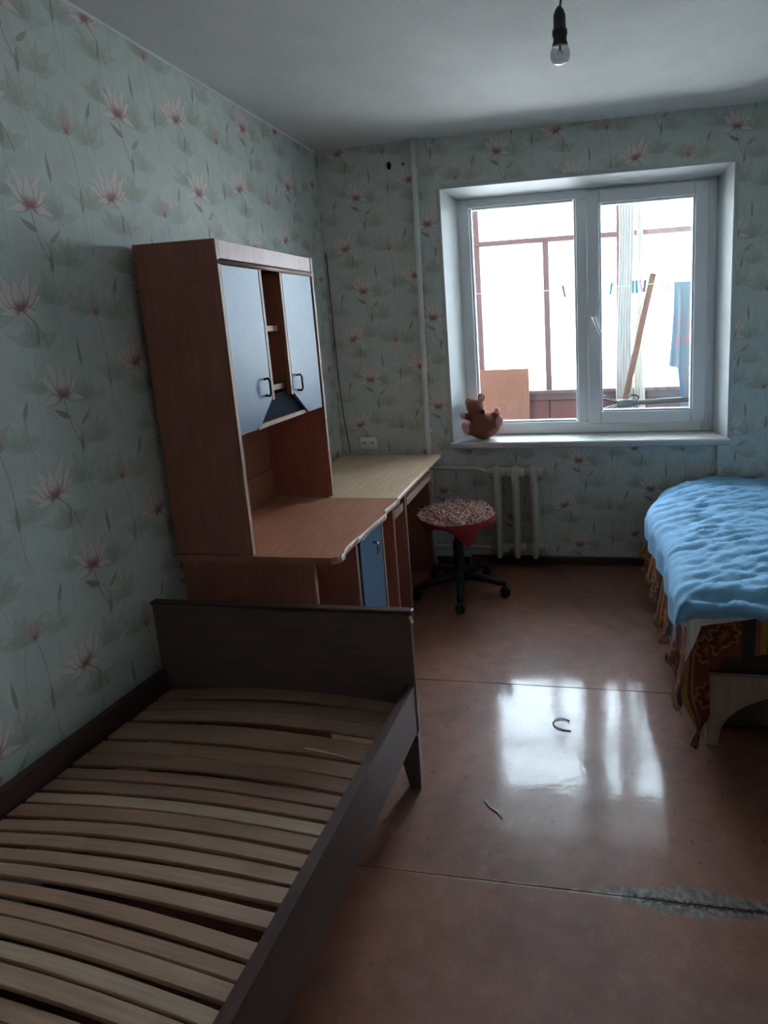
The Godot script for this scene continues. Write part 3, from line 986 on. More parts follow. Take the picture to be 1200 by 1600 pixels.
func build_desks() -> void:
	var lam: Material = mats["brown laminate"]
	var edge: Material = mats["pale edging"]
	var d := thing("brown_desk", "reddish brown desk with a blue cupboard door, carrying the tall hutch", "desk", Vector3(0.33, 0, 1.34))
	# top: outline seen from above (x, z), front edge stepped and rounded
	var outline := [Vector2(0.03, 1.700), Vector2(0.625, 1.700), Vector2(0.645, 1.690), Vector2(0.652, 1.672), Vector2(0.652, 1.640), Vector2(0.640, 1.610), Vector2(0.640, 1.560), Vector2(0.646, 1.480), Vector2(0.660, 1.300), Vector2(0.668, 1.215), Vector2(0.664, 1.190), Vector2(0.650, 1.170), Vector2(0.650, 1.140), Vector2(0.656, 1.060), Vector2(0.664, 0.988), Vector2(0.03, 0.988)]
	var st := start()
	prism(st, outline, Vector3(0, 0.700, 0), Vector3.RIGHT, Vector3.BACK, Vector3.UP * 0.025)
	put("desktop", st, mats["brown desktop"], d)
	# pale band along the front edge
	st = start()
	st.set_smooth_group(0)
	for i in range(1, outline.size() - 2):
		var a: Vector2 = outline[i]
		var b: Vector2 = outline[i + 1]
		var n := Vector2(a.y - b.y, b.x - a.x).normalized()
		if n.x < 0:
			n = -n
		var o := Vector3(n.x, 0, n.y) * 0.0015
		quad(st, Vector3(a.x, 0.7005, a.y) + o, Vector3(b.x, 0.7005, b.y) + o, Vector3(b.x, 0.7245, b.y) + o, Vector3(a.x, 0.7245, a.y) + o, o)
		quad(st, Vector3(a.x, 0.7245, a.y) + o, Vector3(b.x, 0.7245, b.y) + o, Vector3(b.x, 0.7245, b.y) - o, Vector3(a.x, 0.7245, a.y) - o, Vector3.UP)
	put("edge_band", st, edge, d)
	slab("end_panel", Vector3(0.035, 0.0, 1.664), Vector3(0.548, 0.698, 1.684), lam, d)
	slab("edge_strip", Vector3(0.5485, 0.0, 1.6645), Vector3(0.5505, 0.697, 1.6835), edge, d, 0.0005)
	slab("side_panel", Vector3(0.035, 0.0, 1.386), Vector3(0.598, 0.698, 1.404), lam, d)
	slab("edge_strip", Vector3(0.5985, 0.0, 1.3865), Vector3(0.6005, 0.697, 1.4035), edge, d, 0.0005)
	slab("side_panel", Vector3(0.035, 0.0, 1.062), Vector3(0.598, 0.698, 1.080), lam, d)
	slab("edge_strip", Vector3(0.5985, 0.0, 1.0625), Vector3(0.6005, 0.697, 1.0795), edge, d, 0.0005)
	slab("apron", Vector3(0.584, 0.655, 1.082), Vector3(0.602, 0.698, 1.384), edge, d)
	slab("base", Vector3(0.05, 0.0, 1.082), Vector3(0.560, 0.06, 1.384), lam, d)
	slab("back_panel", Vector3(0.036, 0.06, 1.082), Vector3(0.044, 0.698, 1.384), mats["brown laminate inside"], d)
	var door := slab("door", Vector3(0.586, 0.065, 1.100), Vector3(0.604, 0.652, 1.366), mats["blue laminate"], d)
	st = start()
	tube(st, [Vector3(0.604, 0.600, 1.215), Vector3(0.622, 0.598, 1.215), Vector3(0.626, 0.584, 1.215), Vector3(0.624, 0.560, 1.215), Vector3(0.620, 0.548, 1.215)], [0.006, 0.006, 0.007, 0.006, 0.004], 10)
	put("handle", st, mats["chrome"], door)

	var t := thing("tan_desk", "pale tan desk standing in the corner by the window", "desk", Vector3(0.33, 0, 0.56))
	slab("desktop", Vector3(0.03, 0.704, 0.075), Vector3(0.655, 0.724, 0.984), mats["tan desktop"], t, 0.003)
	slab("side_panel", Vector3(0.035, 0.0, 0.895), Vector3(0.600, 0.702, 0.913), lam, t)
	slab("edge_strip", Vector3(0.6005, 0.0, 0.8955), Vector3(0.6025, 0.701, 0.9125), edge, t, 0.0005)
	slab("side_panel", Vector3(0.035, 0.0, 0.725), Vector3(0.612, 0.702, 0.743), lam, t)
	slab("edge_strip", Vector3(0.6125, 0.0, 0.7255), Vector3(0.6145, 0.701, 0.7425), edge, t, 0.0005)
	slab("side_panel", Vector3(0.035, 0.0, 0.110), Vector3(0.580, 0.702, 0.128), lam, t)
	slab("shelf", Vector3(0.05, 0.60, 0.745), Vector3(0.598, 0.618, 0.893), lam, t)
	slab("shelf_front", Vector3(0.5985, 0.590, 0.745), Vector3(0.6045, 0.628, 0.893), edge, t, 0.001)
	slab("keyboard_tray", Vector3(0.12, 0.618, 0.150), Vector3(0.600, 0.634, 0.715), lam, t)
	slab("tray_front", Vector3(0.601, 0.604, 0.150), Vector3(0.617, 0.640, 0.715), edge, t, 0.002)
	slab("back_panel", Vector3(0.036, 0.30, 0.130), Vector3(0.048, 0.70, 0.723), lam, t)


func build_hutch() -> void:
	var lam: Material = mats["brown laminate"]
	var edge: Material = mats["pale edging"]
	var inside: Material = mats["brown laminate inside"]
	var h := thing("desk_hutch", "tall brown hutch with two blue-grey doors standing on the brown desk", "hutch", Vector3(0.18, 0.726, 1.32))
	var y0 := 0.7265
	var y1 := 1.808
	for e in [[1.672, 1.692], [0.936, 0.956]]:
		slab("side_panel", Vector3(0.028, y0, e[0]), Vector3(0.3265, y1, e[1]), lam, h)
		slab("edge_strip", Vector3(0.327, y0, e[0] + 0.0005), Vector3(0.3295, y1, e[1] - 0.0005), edge, h, 0.0006)
	slab("top_panel", Vector3(0.030, 1.788, 0.957), Vector3(0.322, 1.806, 1.671), lam, h)
	slab("back_panel", Vector3(0.029, y0, 0.957), Vector3(0.037, 1.787, 1.671), inside, h)
	slab("back_rail", Vector3(0.038, y0 + 0.0, 0.957), Vector3(0.048, 0.865, 1.671), inside, h)
	slab("fascia", Vector3(0.312, 1.746, 0.957), Vector3(0.3275, 1.807, 1.671), lam, h, 0.002)
	# rounded moulding under the fascia
	var st := start()
	tube(st, [Vector3(0.325, 1.736, 0.940), Vector3(0.325, 1.736, 1.688)], 0.0085, 12)
	put("moulding", st, edge, h)
	# bay between the doors
	for e in [[1.406, 1.424], [1.244, 1.262]]:
		slab("divider", Vector3(0.038, 1.245, e[0]), Vector3(0.320, 1.727, e[1]), inside, h)
		slab("edge_strip", Vector3(0.3205, 1.246, e[0] + 0.0005), Vector3(0.329, 1.727, e[1] - 0.0005), edge, h, 0.0006)
	for y in [1.512, 1.284]:
		slab("shelf", Vector3(0.038, y - 0.008, 1.263), Vector3(0.296, y + 0.010, 1.405), inside, h)
		slab("shelf_front", Vector3(0.2965, y - 0.010, 1.264), Vector3(0.300, y + 0.012, 1.404), edge, h, 0.001)
	slab("bottom_shelf", Vector3(0.038, 1.150, 0.957), Vector3(0.312, 1.166, 1.671), inside, h)
	st = start()
	prism(st, [Vector2(1.530, 1.150), Vector2(1.120, 1.150), Vector2(1.120, 1.166), Vector2(1.530, 1.166)], Vector3(0.3125, 0, 0), Vector3.BACK, Vector3.UP, Vector3.RIGHT * 0.006)
	put("shelf_front", st, edge, h)
	# dark panel standing in for the shade between the cut corners of the doors
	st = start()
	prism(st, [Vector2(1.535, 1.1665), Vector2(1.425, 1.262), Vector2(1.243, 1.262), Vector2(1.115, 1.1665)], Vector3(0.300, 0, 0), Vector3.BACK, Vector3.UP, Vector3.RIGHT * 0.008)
	put("shade_panel", st, mats["navy shade and hole"], h)
	# doors with one corner cut away
	for dr in [[[Vector2(1.670, 1.160), Vector2(1.670, 1.726), Vector2(1.428, 1.726), Vector2(1.428, 1.250), Vector2(1.536, 1.160)], 1.470, 1.299], [[Vector2(0.974, 1.152), Vector2(0.974, 1.726), Vector2(1.240, 1.726), Vector2(1.240, 1.252), Vector2(1.118, 1.152)], 1.198, 1.288]]:
		st = start()
		prism(st, dr[0], Vector3(0.312, 0, 0), Vector3.BACK, Vector3.UP, Vector3.RIGHT * 0.016)
		var door := put("door", st, mats["blue laminate"], h)
		st = start()
		var z: float = dr[1]
		var y: float = dr[2]
		tube(st, [Vector3(0.327, y + 0.030, z), Vector3(0.344, y + 0.033, z), Vector3(0.350, y + 0.022, z), Vector3(0.350, y - 0.022, z), Vector3(0.344, y - 0.033, z), Vector3(0.327, y - 0.030, z)], 0.0045, 8)
		put("handle", st, mats["dark metal"], door)


# ---------------------------------------------------------------- the couch on the right and its bedding

func build_couch() -> void:
	var c := thing("couch_bed", "low couch under the blue blanket with a beige arched end panel", "couch", Vector3(2.2, 0, 0.8))
	slab("base", Vector3(1.90, 0.05, 0.10), Vector3(2.66, 0.36, 1.525), mats["couch dark"], c, 0.01)
	slab("mattress", Vector3(1.90, 0.362, 0.34), Vector3(2.66, 0.505, 1.550), mats["couch dark"], c, 0.03)
	# end panel with a round arch cut out of its foot
	var poly := [Vector2(1.892, 0.0), Vector2(1.930, 0.0)]
	for i in 17:
		var a := PI - PI * i / 16.0
		poly.append(Vector2(2.26 + 0.325 * cos(a), 0.035 + 0.215 * sin(a) * 0.86))
	poly.append_array([Vector2(2.59, 0.0), Vector2(2.64, 0.0), Vector2(2.64, 0.268), Vector2(1.892, 0.268)])
	var st := start()
	prism(st, poly, Vector3(0, 0, 1.540), Vector3.RIGHT, Vector3.UP, Vector3(0, 0, 0.020))
	put("end_panel", st, mats["board beige"], c)
	slab("leg", Vector3(1.90, 0, 0.12), Vector3(1.95, 0.05, 0.17), mats["couch dark"], c)
	slab("leg", Vector3(2.58, 0, 0.12), Vector3(2.63, 0.05, 0.17), mats["couch dark"], c)

	# bedspread: near end, long side and the corner that hangs to the floor
	var s := thing("bedspread", "rust and gold patterned bedspread with a ragged hem hanging under the blue blanket", "bedspread", Vector3(2.2, 0.3, 0.8))
	var n := noise(61, 6.0, 2)
	st = start()
	sheet(st, 40, 12, func(u: float, v: float) -> Vector3:
		var x := lerpf(1.838, 2.66, u)
		var low := 0.362 + 0.03 * sin(u * 31.0) * 0.4 - 0.085 * exp(-pow((x - 1.908) / 0.022, 2.0)) - 0.02 * exp(-pow((x - 2.03) / 0.05, 2.0))
		if x < 1.885:
			low = 0.30
		var y := lerpf(0.505, low, v)
		return Vector3(x, y, 1.572 + 0.006 * sin(x * 60.0) * v + 0.004 * n.get_noise_2d(x * 3.0, y * 3.0)), 0.003, Vector2(1.9, 0.35))
	put("end_fall", st, mats["rust bedspread"], s)
	st = start()
	sheet(st, 60, 14, func(u: float, v: float) -> Vector3:
		var z := lerpf(0.24, 1.575, u)
		var low := 0.19 + 0.03 * sin(z * 11.0) + 0.012 * sin(z * 47.0)
		var y := lerpf(lerpf(0.33, 0.50, smoothstep(0.22, 0.80, z)), low, v)
		var x := 1.846 - 0.042 * v - 0.014 * sin(z * 34.0) * v
		return Vector3(x, y, z), 0.003, Vector2(1.9, 0.6))
	var side := put("side_fall", st, mats["rust bedspread"], s)
	# fringe along the long side
	st = start()
	for i in 130:
		var z := 0.25 + 1.32 * i / 129.0
		var low := 0.19 + 0.03 * sin(z * 11.0) + 0.012 * sin(z * 47.0)
		var x := 1.802 - 0.014 * sin(z * 34.0)
		tube(st, [Vector3(x, low + 0.004, z), Vector3(x - 0.004 + rng.randf_range(-0.004, 0.004), low - 0.016, z + rng.randf_range(-0.006, 0.006)), Vector3(x + rng.randf_range(-0.008, 0.006), low - 0.026 - rng.randf() * 0.008, z + rng.randf_range(-0.01, 0.01))], 0.0022, 4)
	put("fringe", st, mats["fringe"], side).set_meta("kind", "stuff")
	st = start()
	sheet(st, 14, 22, func(u: float, v: float) -> Vector3:
		var y := lerpf(0.46, 0.006, v)
		var wide := lerpf(0.075, 0.100, v) * (1.0 - 0.72 * smoothstep(0.72, 1.0, v))
		var x := 1.808 + wide * u + 0.05 * smoothstep(0.5, 1.0, v) * (1.0 - u) + 0.012 * sin(v * 9.0) * (1.0 - u) * v
		return Vector3(x, y, 1.592 - 0.010 * u + 0.008 * sin(u * 7.0 + v * 5.0)), 0.003, Vector2(0.24, 0.9))
	put("corner_fall", st, mats["rust bedspread"], s)

	# white sheet that shows under the blanket's hem
	st = start()
	sheet(st, 26, 8, func(u: float, v: float) -> Vector3:
		# runs along the long side, round the corner and along the end
		var run := u * 1.15
		var p: Vector2
		var low := 0.0
		if run < 0.30:
			p = Vector2(1.822, 1.285 + run)
			low = lerpf(0.44, 0.335, run / 0.30)
		elif run < 0.39:
			var t := (run - 0.30) / 0.09
			p = Vector2(1.806 + 0.050 * t, 1.603)
			low = lerpf(0.322, 0.47, t)
		else:
			p = Vector2(1.856 + (run - 0.39), 1.590)
			low = 0.464 + 0.040 * minf(1.0, (run - 0.39) / 0.2)
		return Vector3(p.x + 0.005 * sin(run * 40.0) * v, lerpf(0.515, low, v), p.y), 0.002)
	tag(put("bed_sheet", st, mats["white cloth"]), "white sheet whose corner hangs out between blue blanket and patterned bedspread", "sheet")

	# blue blanket
	var wr := noise(66, 1.0, 3)
	var blanket := start()
	sheet(blanket, 84, 110, func(u: float, v: float) -> Vector3:
		# sx, sz: run along the cloth from the left edge and from the near end
		var sx := u * 1.00 - 0.12
		var sz := v * 1.68 - 0.030 - 0.020 * smoothstep(0.35, 0.05, u)
		var r := 0.055
		var near := 1.600
		# the far end is bunched up: its left edge swings away from the room
		var zc := near - maxf(sz, 0.0)
		var left := 1.797 + 0.11 * pow(smoothstep(0.75, 0.02, zc), 1.6) + 0.010 * sin(zc * 7.0)
		var dx := 0.0
		var x := left + sx
		if sx < r:
			var a := (r - sx) / r
			if a < PI / 2:
				x = left + r - r * sin(a)
				dx = r * (1.0 - cos(a))
			else:
				x = left + 0.006 * sin(zc * 30.0)
				dx = r + (a - PI / 2) * r
		var dz := 0.0
		var z := near - sz
		if sz < r:
			var a := (r - sz) / r
			if a < PI / 2:
				z = near - r + r * sin(a)
				dz = r * (1.0 - cos(a))
			else:
				z = near + 0.004 * sin(x * 33.0)
				dz = r + (a - PI / 2) * r
		var top := 0.552 + 0.012 * sin((x - 1.7) * 5.0) + 0.010 * exp(-pow((z - 0.42) / 0.30, 2.0)) - 0.10 * smoothstep(0.20, 0.02, z) * smoothstep(2.25, 1.9, x) - 0.075 * smoothstep(2.08, 1.80, x) * smoothstep(0.75, 0.10, z)
		var y := top - maxf(dx, dz) - 0.25 * minf(dx, dz)
		# creases that run across the couch, slanting
		var w := x * 0.55 + z
		var crease := 0.016 * wr.get_noise_2d(w * 13.0, (x - z * 0.4) * 3.0) + 0.009 * wr.get_noise_2d(w * 30.0 + 9.0, (x - z * 0.4) * 7.0)
		crease *= 0.4 + 0.6 * smoothstep(1.78, 1.95, x)
		# a soft roll along the near end
		y += 0.008 * exp(-pow((sz - 0.085) / 0.03, 2.0)) - 0.036 * exp(-pow((sz - 0.034) / 0.013, 2.0)) * smoothstep(1.80, 1.90, x)
		z += 0.020 * exp(-pow((sz + 0.004) / 0.018, 2.0)) * smoothstep(1.80, 1.90, x)
		return Vector3(minf(x, 2.70), y + crease, maxf(z, 0.012)), 0.006)
	tag(put("blue_blanket", blanket, mats["blue blanket"]), "rumpled light blue blanket spread over the couch", "blanket")


# ---------------------------------------------------------------- radiator and pipes

func build_heating() -> void:
	var m: Material = mats["radiator paint"]
	var r := thing("radiator", "old cream cast-iron radiator under the window", "radiator", Vector3(1.09, 0.07, 0.03))
	for i in 3:
		var x := 0.985 + 0.109 * i
		var st := start()
		# front and rear columns of one section with rounded heads, joined by hubs
		for z in [0.068, 0.000]:
			var prof := [Vector2(0.0, 0.0), Vector2(0.012, 0.002), Vector2(0.019, 0.018), Vector2(0.021, 0.05), Vector2(0.021, 0.53), Vector2(0.020, 0.555), Vector2(0.013, 0.572), Vector2(0.0, 0.576)]
			lathe(st, Vector3(x, 0.070, z), prof, 14)
		for y in [0.125, 0.600]:
			tube(st, [Vector3(x - 0.053, y, 0.034), Vector3(x - 0.050, y, 0.034), Vector3(x - 0.022, y, 0.034), Vector3(x + 0.022, y, 0.034), Vector3(x + 0.050, y, 0.034), Vector3(x + 0.053, y, 0.034)], [0.022, 0.026, 0.030, 0.030, 0.026, 0.022], 14)
			bx(st, Vector3(x, y, 0.034), Vector3(0.034, 0.060, 0.075), 0.012)
		bx(st, Vector3(x, 0.36, 0.034), Vector3(0.010, 0.46, 0.05), 0.003)
		put("section", st, m, r)
	var st := start()
	for y in [0.600, 0.125]:
		st = start()
		tube(st, [Vector3(1.256, y, 0.034), Vector3(1.272, y, 0.034)], 0.024, 8)
		put("plug", st, m, r)
	for x in [0.985, 1.203]:
		st = start()
		bx(st, Vector3(x + 0.05, 0.57, -0.012), Vector3(0.014, 0.02, 0.044), 0.003)
		put("bracket", st, m, r)
	var p := thing("heating_pipe", "white heating riser running up the wall left of the window", "pipe", Vector3(0.578, 0, 0.03))
	st = start()
	tube(st, [Vector3(0.566, 0.0, 0.026), Vector3(0.572, 1.0, 0.026), Vector3(0.583, 1.7, 0.026), Vector3(0.594, 2.498, 0.026)], 0.0165, 12)
	put("riser", st, mats["white paint"], p)
	for y in [0.625, 0.125]:
		st = start()
		var ye: float = 0.600 if y > 0.3 else 0.125
		tube(st, [Vector3(0.566, y + 0.003, 0.030), Vector3(0.62, y + 0.003, 0.034), Vector3(0.86, y, 0.034), Vector3(0.90, lerpf(y, ye, 0.6), 0.034), Vector3(0.932, ye, 0.034)], 0.013, 10)
		put("branch", st, m, p)
	for y in [1.95, 0.86]:
		st = start()
		bx(st, Vector3(0.576 + 0.012 * (y - 1.0), y, 0.014), Vector3(0.046, 0.018, 0.028), 0.004)
		put("clip", st, mats["white paint"], p)


# ---------------------------------------------------------------- the stool

func build_stool() -> void:
	var at := Vector3(0.80, 0, 0.400)
	var s := thing("swivel_stool", "round black swivel stool on castors with a shaggy red and pink seat cover", "stool", at)
	var st := start()
	lathe(st, at + Vector3(0, 0.405, 0), [Vector2(0.0, 0.0), Vector2(0.10, 0.0), Vector2(0.165, 0.012), Vector2(0.185, 0.03), Vector2(0.185, 0.05), Vector2(0.0, 0.05)], 32)
	put("seat", st, mats["black plastic"], s)
	st = start()
	lathe(st, at, [Vector2(0.0, 0.075), Vector2(0.036, 0.075), Vector2(0.036, 0.12), Vector2(0.029, 0.13), Vector2(0.029, 0.30), Vector2(0.020, 0.305), Vector2(0.020, 0.39), Vector2(0.05, 0.40), Vector2(0.05, 0.407), Vector2(0.0, 0.407)], 20)
	put("column", st, mats["black plastic"], s)
	for k in 5:
		var a := deg_to_rad(-80.0 + 72.0 * k)
		var d := Vector3(cos(a), 0, -sin(a))
		st = start()
		tube(st, [at + Vector3(0, 0.105, 0), at + d * 0.10 + Vector3(0, 0.100, 0), at + d * 0.20 + Vector3(0, 0.084, 0), at + d * 0.268 + Vector3(0, 0.070, 0)], [0.026, 0.023, 0.018, 0.015], 8)
		put("arm", st, mats["black plastic"], s)
		st = start()
		var across := d.rotated(Vector3.UP, PI / 2 + 0.4)
		var c := at + d * 0.262
		for e in [-1.0, 1.0]:
			lathe(st, c + Vector3(0, 0.026, 0) + across * (0.004 if e > 0 else -0.004), [Vector2(0.0, 0.0), Vector2(0.024, 0.0), Vector2(0.026, 0.004), Vector2(0.025, 0.014), Vector2(0.014, 0.018), Vector2(0.0, 0.018)], 16, across * e)
		bx(st, c + Vector3(0, 0.050, 0), Vector3(0.03, 0.018, 0.03), 0.008)
		put("castor", st, mats["black plastic"], s)
	# knitted cover: domed top and a scalloped skirt, one corner hanging lower
	st = start()
	st.set_smooth_group(0)
	var n := noise(71, 14.0, 2)
	var f := func(rr: float, k: int) -> Vector3:
		var a := TAU * k / 48.0
		var r := 0.212
		var dir := Vector3(cos(a), 0, sin(a))
		if rr <= 1.0:
			var p := dir * rr * r
			return at + p + Vector3(0, 0.462 + 0.022 * (1.0 - rr * rr * rr) + 0.008 * n.get_noise_2d(p.x, p.z), 0)
		var t := (rr - 1.0) / 0.5
		var hang := 0.040 + 0.012 * sin(a * 6.0) + 0.085 * exp(-pow(wrapf(a - 1.05, -PI, PI) / 0.28, 2.0)) + 0.04 * exp(-pow(wrapf(a - 0.15, -PI, PI) / 0.3, 2.0))
		return at + dir * (r + 0.010 * sin(PI * t) - 0.016 * t) + Vector3(0, 0.462 - hang * t, 0)
	var rings := [0.0, 0.2, 0.4, 0.6, 0.8, 0.93, 1.0]
	for i in rings.size() - 1:
		for k in 48:
			if i == 0:
				tri(st, f.call(0.0, k), f.call(rings[1], k), f.call(rings[1], k + 1), Vector3.UP)
			else:
				quad(st, f.call(rings[i], k), f.call(rings[i + 1], k), f.call(rings[i + 1], k + 1), f.call(rings[i], k + 1), Vector3.UP)
	var cover := put("seat_cover", st, mats["knitted cover"], s)
	st = start()
	st.set_smooth_group(0)
	var skirt := [1.0, 1.12, 1.25, 1.38, 1.5]
	for i in skirt.size() - 1:
		for k in 48:
			var a := TAU * (k + 0.5) / 48.0
			quad(st, f.call(skirt[i], k), f.call(skirt[i + 1], k), f.call(skirt[i + 1], k + 1), f.call(skirt[i], k + 1), Vector3(cos(a), 0.1, sin(a)))
	put("skirt", st, mats["red cloth"], cover)
	for tone in [["yarn pale", 760], ["yarn pink", 260]]:
		st = start()
		for i in tone[1]:
			var a := rng.randf() * TAU
			var r := 0.212 * sqrt(rng.randf())
			var p := at + Vector3(cos(a) * r, 0.462 + 0.022 * (1.0 - pow(r / 0.212, 3.0)), sin(a) * r)
			var lean := Vector3(rng.randf_range(-0.020, 0.024), rng.randf_range(0.008, 0.022), rng.randf_range(-0.010, 0.034))
			tube(st, [p, p + lean * 0.6 + Vector3(0, 0.004, 0), p + lean], [0.0026, 0.0024, 0.0015], 4)
		put("yarn_pile", st, mats[tone[0]], cover).set_meta("kind", "stuff")


# ---------------------------------------------------------------- the bare bulb

func build_lamp() -> void:
	var at := Vector3(1.437, 0, 1.5)
	var l := thing("pendant_bulb", "bare unlit light bulb in a black socket hanging from the ceiling", "lamp", Vector3(1.437, 2.5, 1.5))
	var st := start()
	lathe(st, at + Vector3(0, 2.472, 0), [Vector2(0.0, 0.0), Vector2(0.02, 0.0), Vector2(0.035, 0.012), Vector2(0.038, 0.0275), Vector2(0.0, 0.0275)], 20)
	put("ceiling_rose", st, mats["black plastic"], l)
	st = start()
	tube(st, [at + Vector3(0.004, 2.475, 0), at + Vector3(0.005, 2.43, 0), at + Vector3(0.0, 2.400, 0)], 0.0035, 8)
	put("cord", st, mats["black cable"], l)
	st = start()
	lathe(st, at, [Vector2(0.0, 2.416), Vector2(0.006, 2.414), Vector2(0.014, 2.402), Vector2(0.0185, 2.390), Vector2(0.0190, 2.352), Vector2(0.0225, 2.350), Vector2(0.0230, 2.336), Vector2(0.0205, 2.334), Vector2(0.0200, 2.322), Vector2(0.0240, 2.308), Vector2(0.0, 2.308)].map(func(p): return p), 24)
	put("socket", st, mats["black plastic"], l)
	st = start()
	lathe(st, at, [Vector2(0.015, 2.316), Vector2(0.020, 2.308), Vector2(0.0275, 2.298), Vector2(0.0305, 2.284), Vector2(0.0290, 2.271), Vector2(0.0225, 2.261), Vector2(0.012, 2.256), Vector2(0.0, 2.2545)], 24)
	put("bulb", st, mats["bulb glass"], l)
	st = start()
	tube(st, [at + Vector3(0, 2.312, 0), at + Vector3(0, 2.292, 0)], 0.004, 8)
	tube(st, [at + Vector3(-0.010, 2.284, 0), at + Vector3(-0.002, 2.294, 0), at + Vector3(0.002, 2.294, 0), at + Vector3(0.010, 2.284, 0)], 0.0012, 6)
	put("filament", st, mats["dark metal"], l)


# ---------------------------------------------------------------- the plush bear on the sill

func build_plush_bear() -> void:
	var b := thing("plush_bear", "brown plush bear with pink paws slumped in the corner of the window sill", "toy", Vector3(0.90, 0.782, -0.08))
	var st := start()
	var bones := [
		[Vector3(0.897, 0.856, -0.085), Vector3(0.910, 0.868, -0.087), 0.076, 0.074],
		[Vector3(0.876, 0.918, -0.100), Vector3(0.858, 0.956, -0.112), 0.040, 0.036],
		[Vector3(0.836, 0.984, -0.112), Vector3(0.868, 0.980, -0.096), 0.044, 0.042],
		[Vector3(0.880, 0.972, -0.066), Vector3(0.896, 0.960, -0.048), 0.024, 0.018],
		[Vector3(0.850, 0.915, -0.085), Vector3(0.784, 0.925, -0.078), 0.022, 0.018],
		[Vector3(0.935, 0.905, -0.095), Vector3(0.985, 0.938, -0.082), 0.026, 0.020],
		[Vector3(0.850, 0.840, -0.060), Vector3(0.806, 0.850, -0.030), 0.034, 0.028],
		[Vector3(0.955, 0.850, -0.075), Vector3(0.995, 0.886, -0.052), 0.034, 0.028],
	]
	blend_mesh(st, bones, 0.0065, 0.010)
	put("body", st, mats["brown plush"], b)
	for e in [[Vector3(0.806, 1.004, -0.118), 0.0], [Vector3(0.890, 1.036, -0.100), 0.0]]:
		st = start()
		ellipsoid(st, e[0], Vector3(0.022, 0.024, 0.012))
		var ear := put("ear", st, mats["brown plush"], b)
		st = start()
		ellipsoid(st, e[0] + Vector3(0.001, -0.001, 0.007), Vector3(0.015, 0.017, 0.008))
		put("ear_lining", st, mats["pink plush"], ear)
	st = start()
	ellipsoid(st, Vector3(0.899, 0.958, -0.042), Vector3(0.019, 0.014, 0.014))
	put("muzzle", st, mats["dark plush"], b)
	st = start()
	ellipsoid(st, Vector3(0.907, 0.964, -0.030), Vector3(0.008, 0.006, 0.006))
	put("nose", st, mats["dark plush"], b)
	for e in [Vector3(0.866, 0.998, -0.060), Vector3(0.893, 0.992, -0.066)]:
		st = start()
		ellipsoid(st, e, Vector3(0.0075, 0.009, 0.006))
		put("eye", st, mats["dark plush"], b)
	for e in [Vector3(0.777, 0.930, -0.070), Vector3(0.988, 0.956, -0.072)]:
		st = start()
		ellipsoid(st, e, Vector3(0.018, 0.022, 0.018))
		put("paw", st, mats["pink plush"], b)
	for e in [[Vector3(0.800, 0.862, -0.012), 0.35], [Vector3(1.002, 0.892, -0.034), -0.35]]:
		st = start()
		ellipsoid(st, e[0], Vector3(0.024, 0.038, 0.016), Basis(Vector3.BACK, e[1]))
		put("sole", st, mats["pink plush"], b)


# ---------------------------------------------------------------- small things on the window wall

func build_wall_items() -> void:
	var o := thing("wall_socket", "white double wall socket above the tan desk in the corner", "socket", Vector3(0.185, 0.785, 0.0))
	slab("plate", Vector3(0.133, 0.745, 0.0), Vector3(0.238, 0.822, 0.014), mats["white plastic"], o, 0.005)
	for x in [0.160, 0.211]:
		var st := start()
		lathe(st, Vector3(x, 0.784, 0.0135), [Vector2(0.021, 0.0), Vector2(0.022, 0.005), Vector2(0.019, 0.006), Vector2(0.017, 0.0015), Vector2(0.0, 0.0015)], 20, Vector3.BACK)
		var ring := put("receptacle", st, mats["white plastic"], o)
		st = start()
		for d in [-0.008, 0.008]:
			lathe(st, Vector3(x + d, 0.784, 0.0152), [Vector2(0.004, 0.0), Vector2(0.004, 0.001), Vector2(0.0, 0.001)], 10, Vector3.BACK)
		put("pin_hole", st, mats["black plastic"], ring)
	var st := start()
	tube(st, [Vector3(0.022, 1.93, 0.012), Vector3(0.024, 1.6, 0.010), Vector3(0.028, 1.2, 0.010), Vector3(0.040, 0.95, 0.010), Vector3(0.062, 0.74, 0.012), Vector3(0.064, 0.727, 0.014)], 0.0032, 8)
	tag(put("corner_cable", st, mats["black cable"]), "thin dark cable running down the corner to the tan desk", "cable")
	for h in [[Vector3(0.441, 2.381, 0.0), 0.017, "larger ragged dark hole in the wallpaper beside the heating pipe near the ceiling"], [Vector3(0.523, 2.383, 0.0), 0.007, "small dark drill hole in the wallpaper closest to the heating pipe"]]:
		st = start()
		st.set_smooth_group(-1)
		var r: float = h[1]
		var ring := []
		for k in 11:
			var a := TAU * k / 11.0
			ring.append(h[0] + Vector3(cos(a) * r * rng.randf_range(0.6, 1.0), sin(a) * r * rng.randf_range(0.9, 1.6), 0.0025))
		for k in 11:
			tri(st, h[0] + Vector3(0, 0, 0.0008), ring[k], ring[(k + 1) % 11], Vector3.BACK)
			quad(st, ring[k], ring[(k + 1) % 11], ring[(k + 1) % 11] * Vector3(1, 1, 0), ring[k] * Vector3(1, 1, 0), ring[k] - h[0])
		tag(put("wall_hole", st, mats["navy shade and hole"]), h[2], "hole", "holes by the pipe")


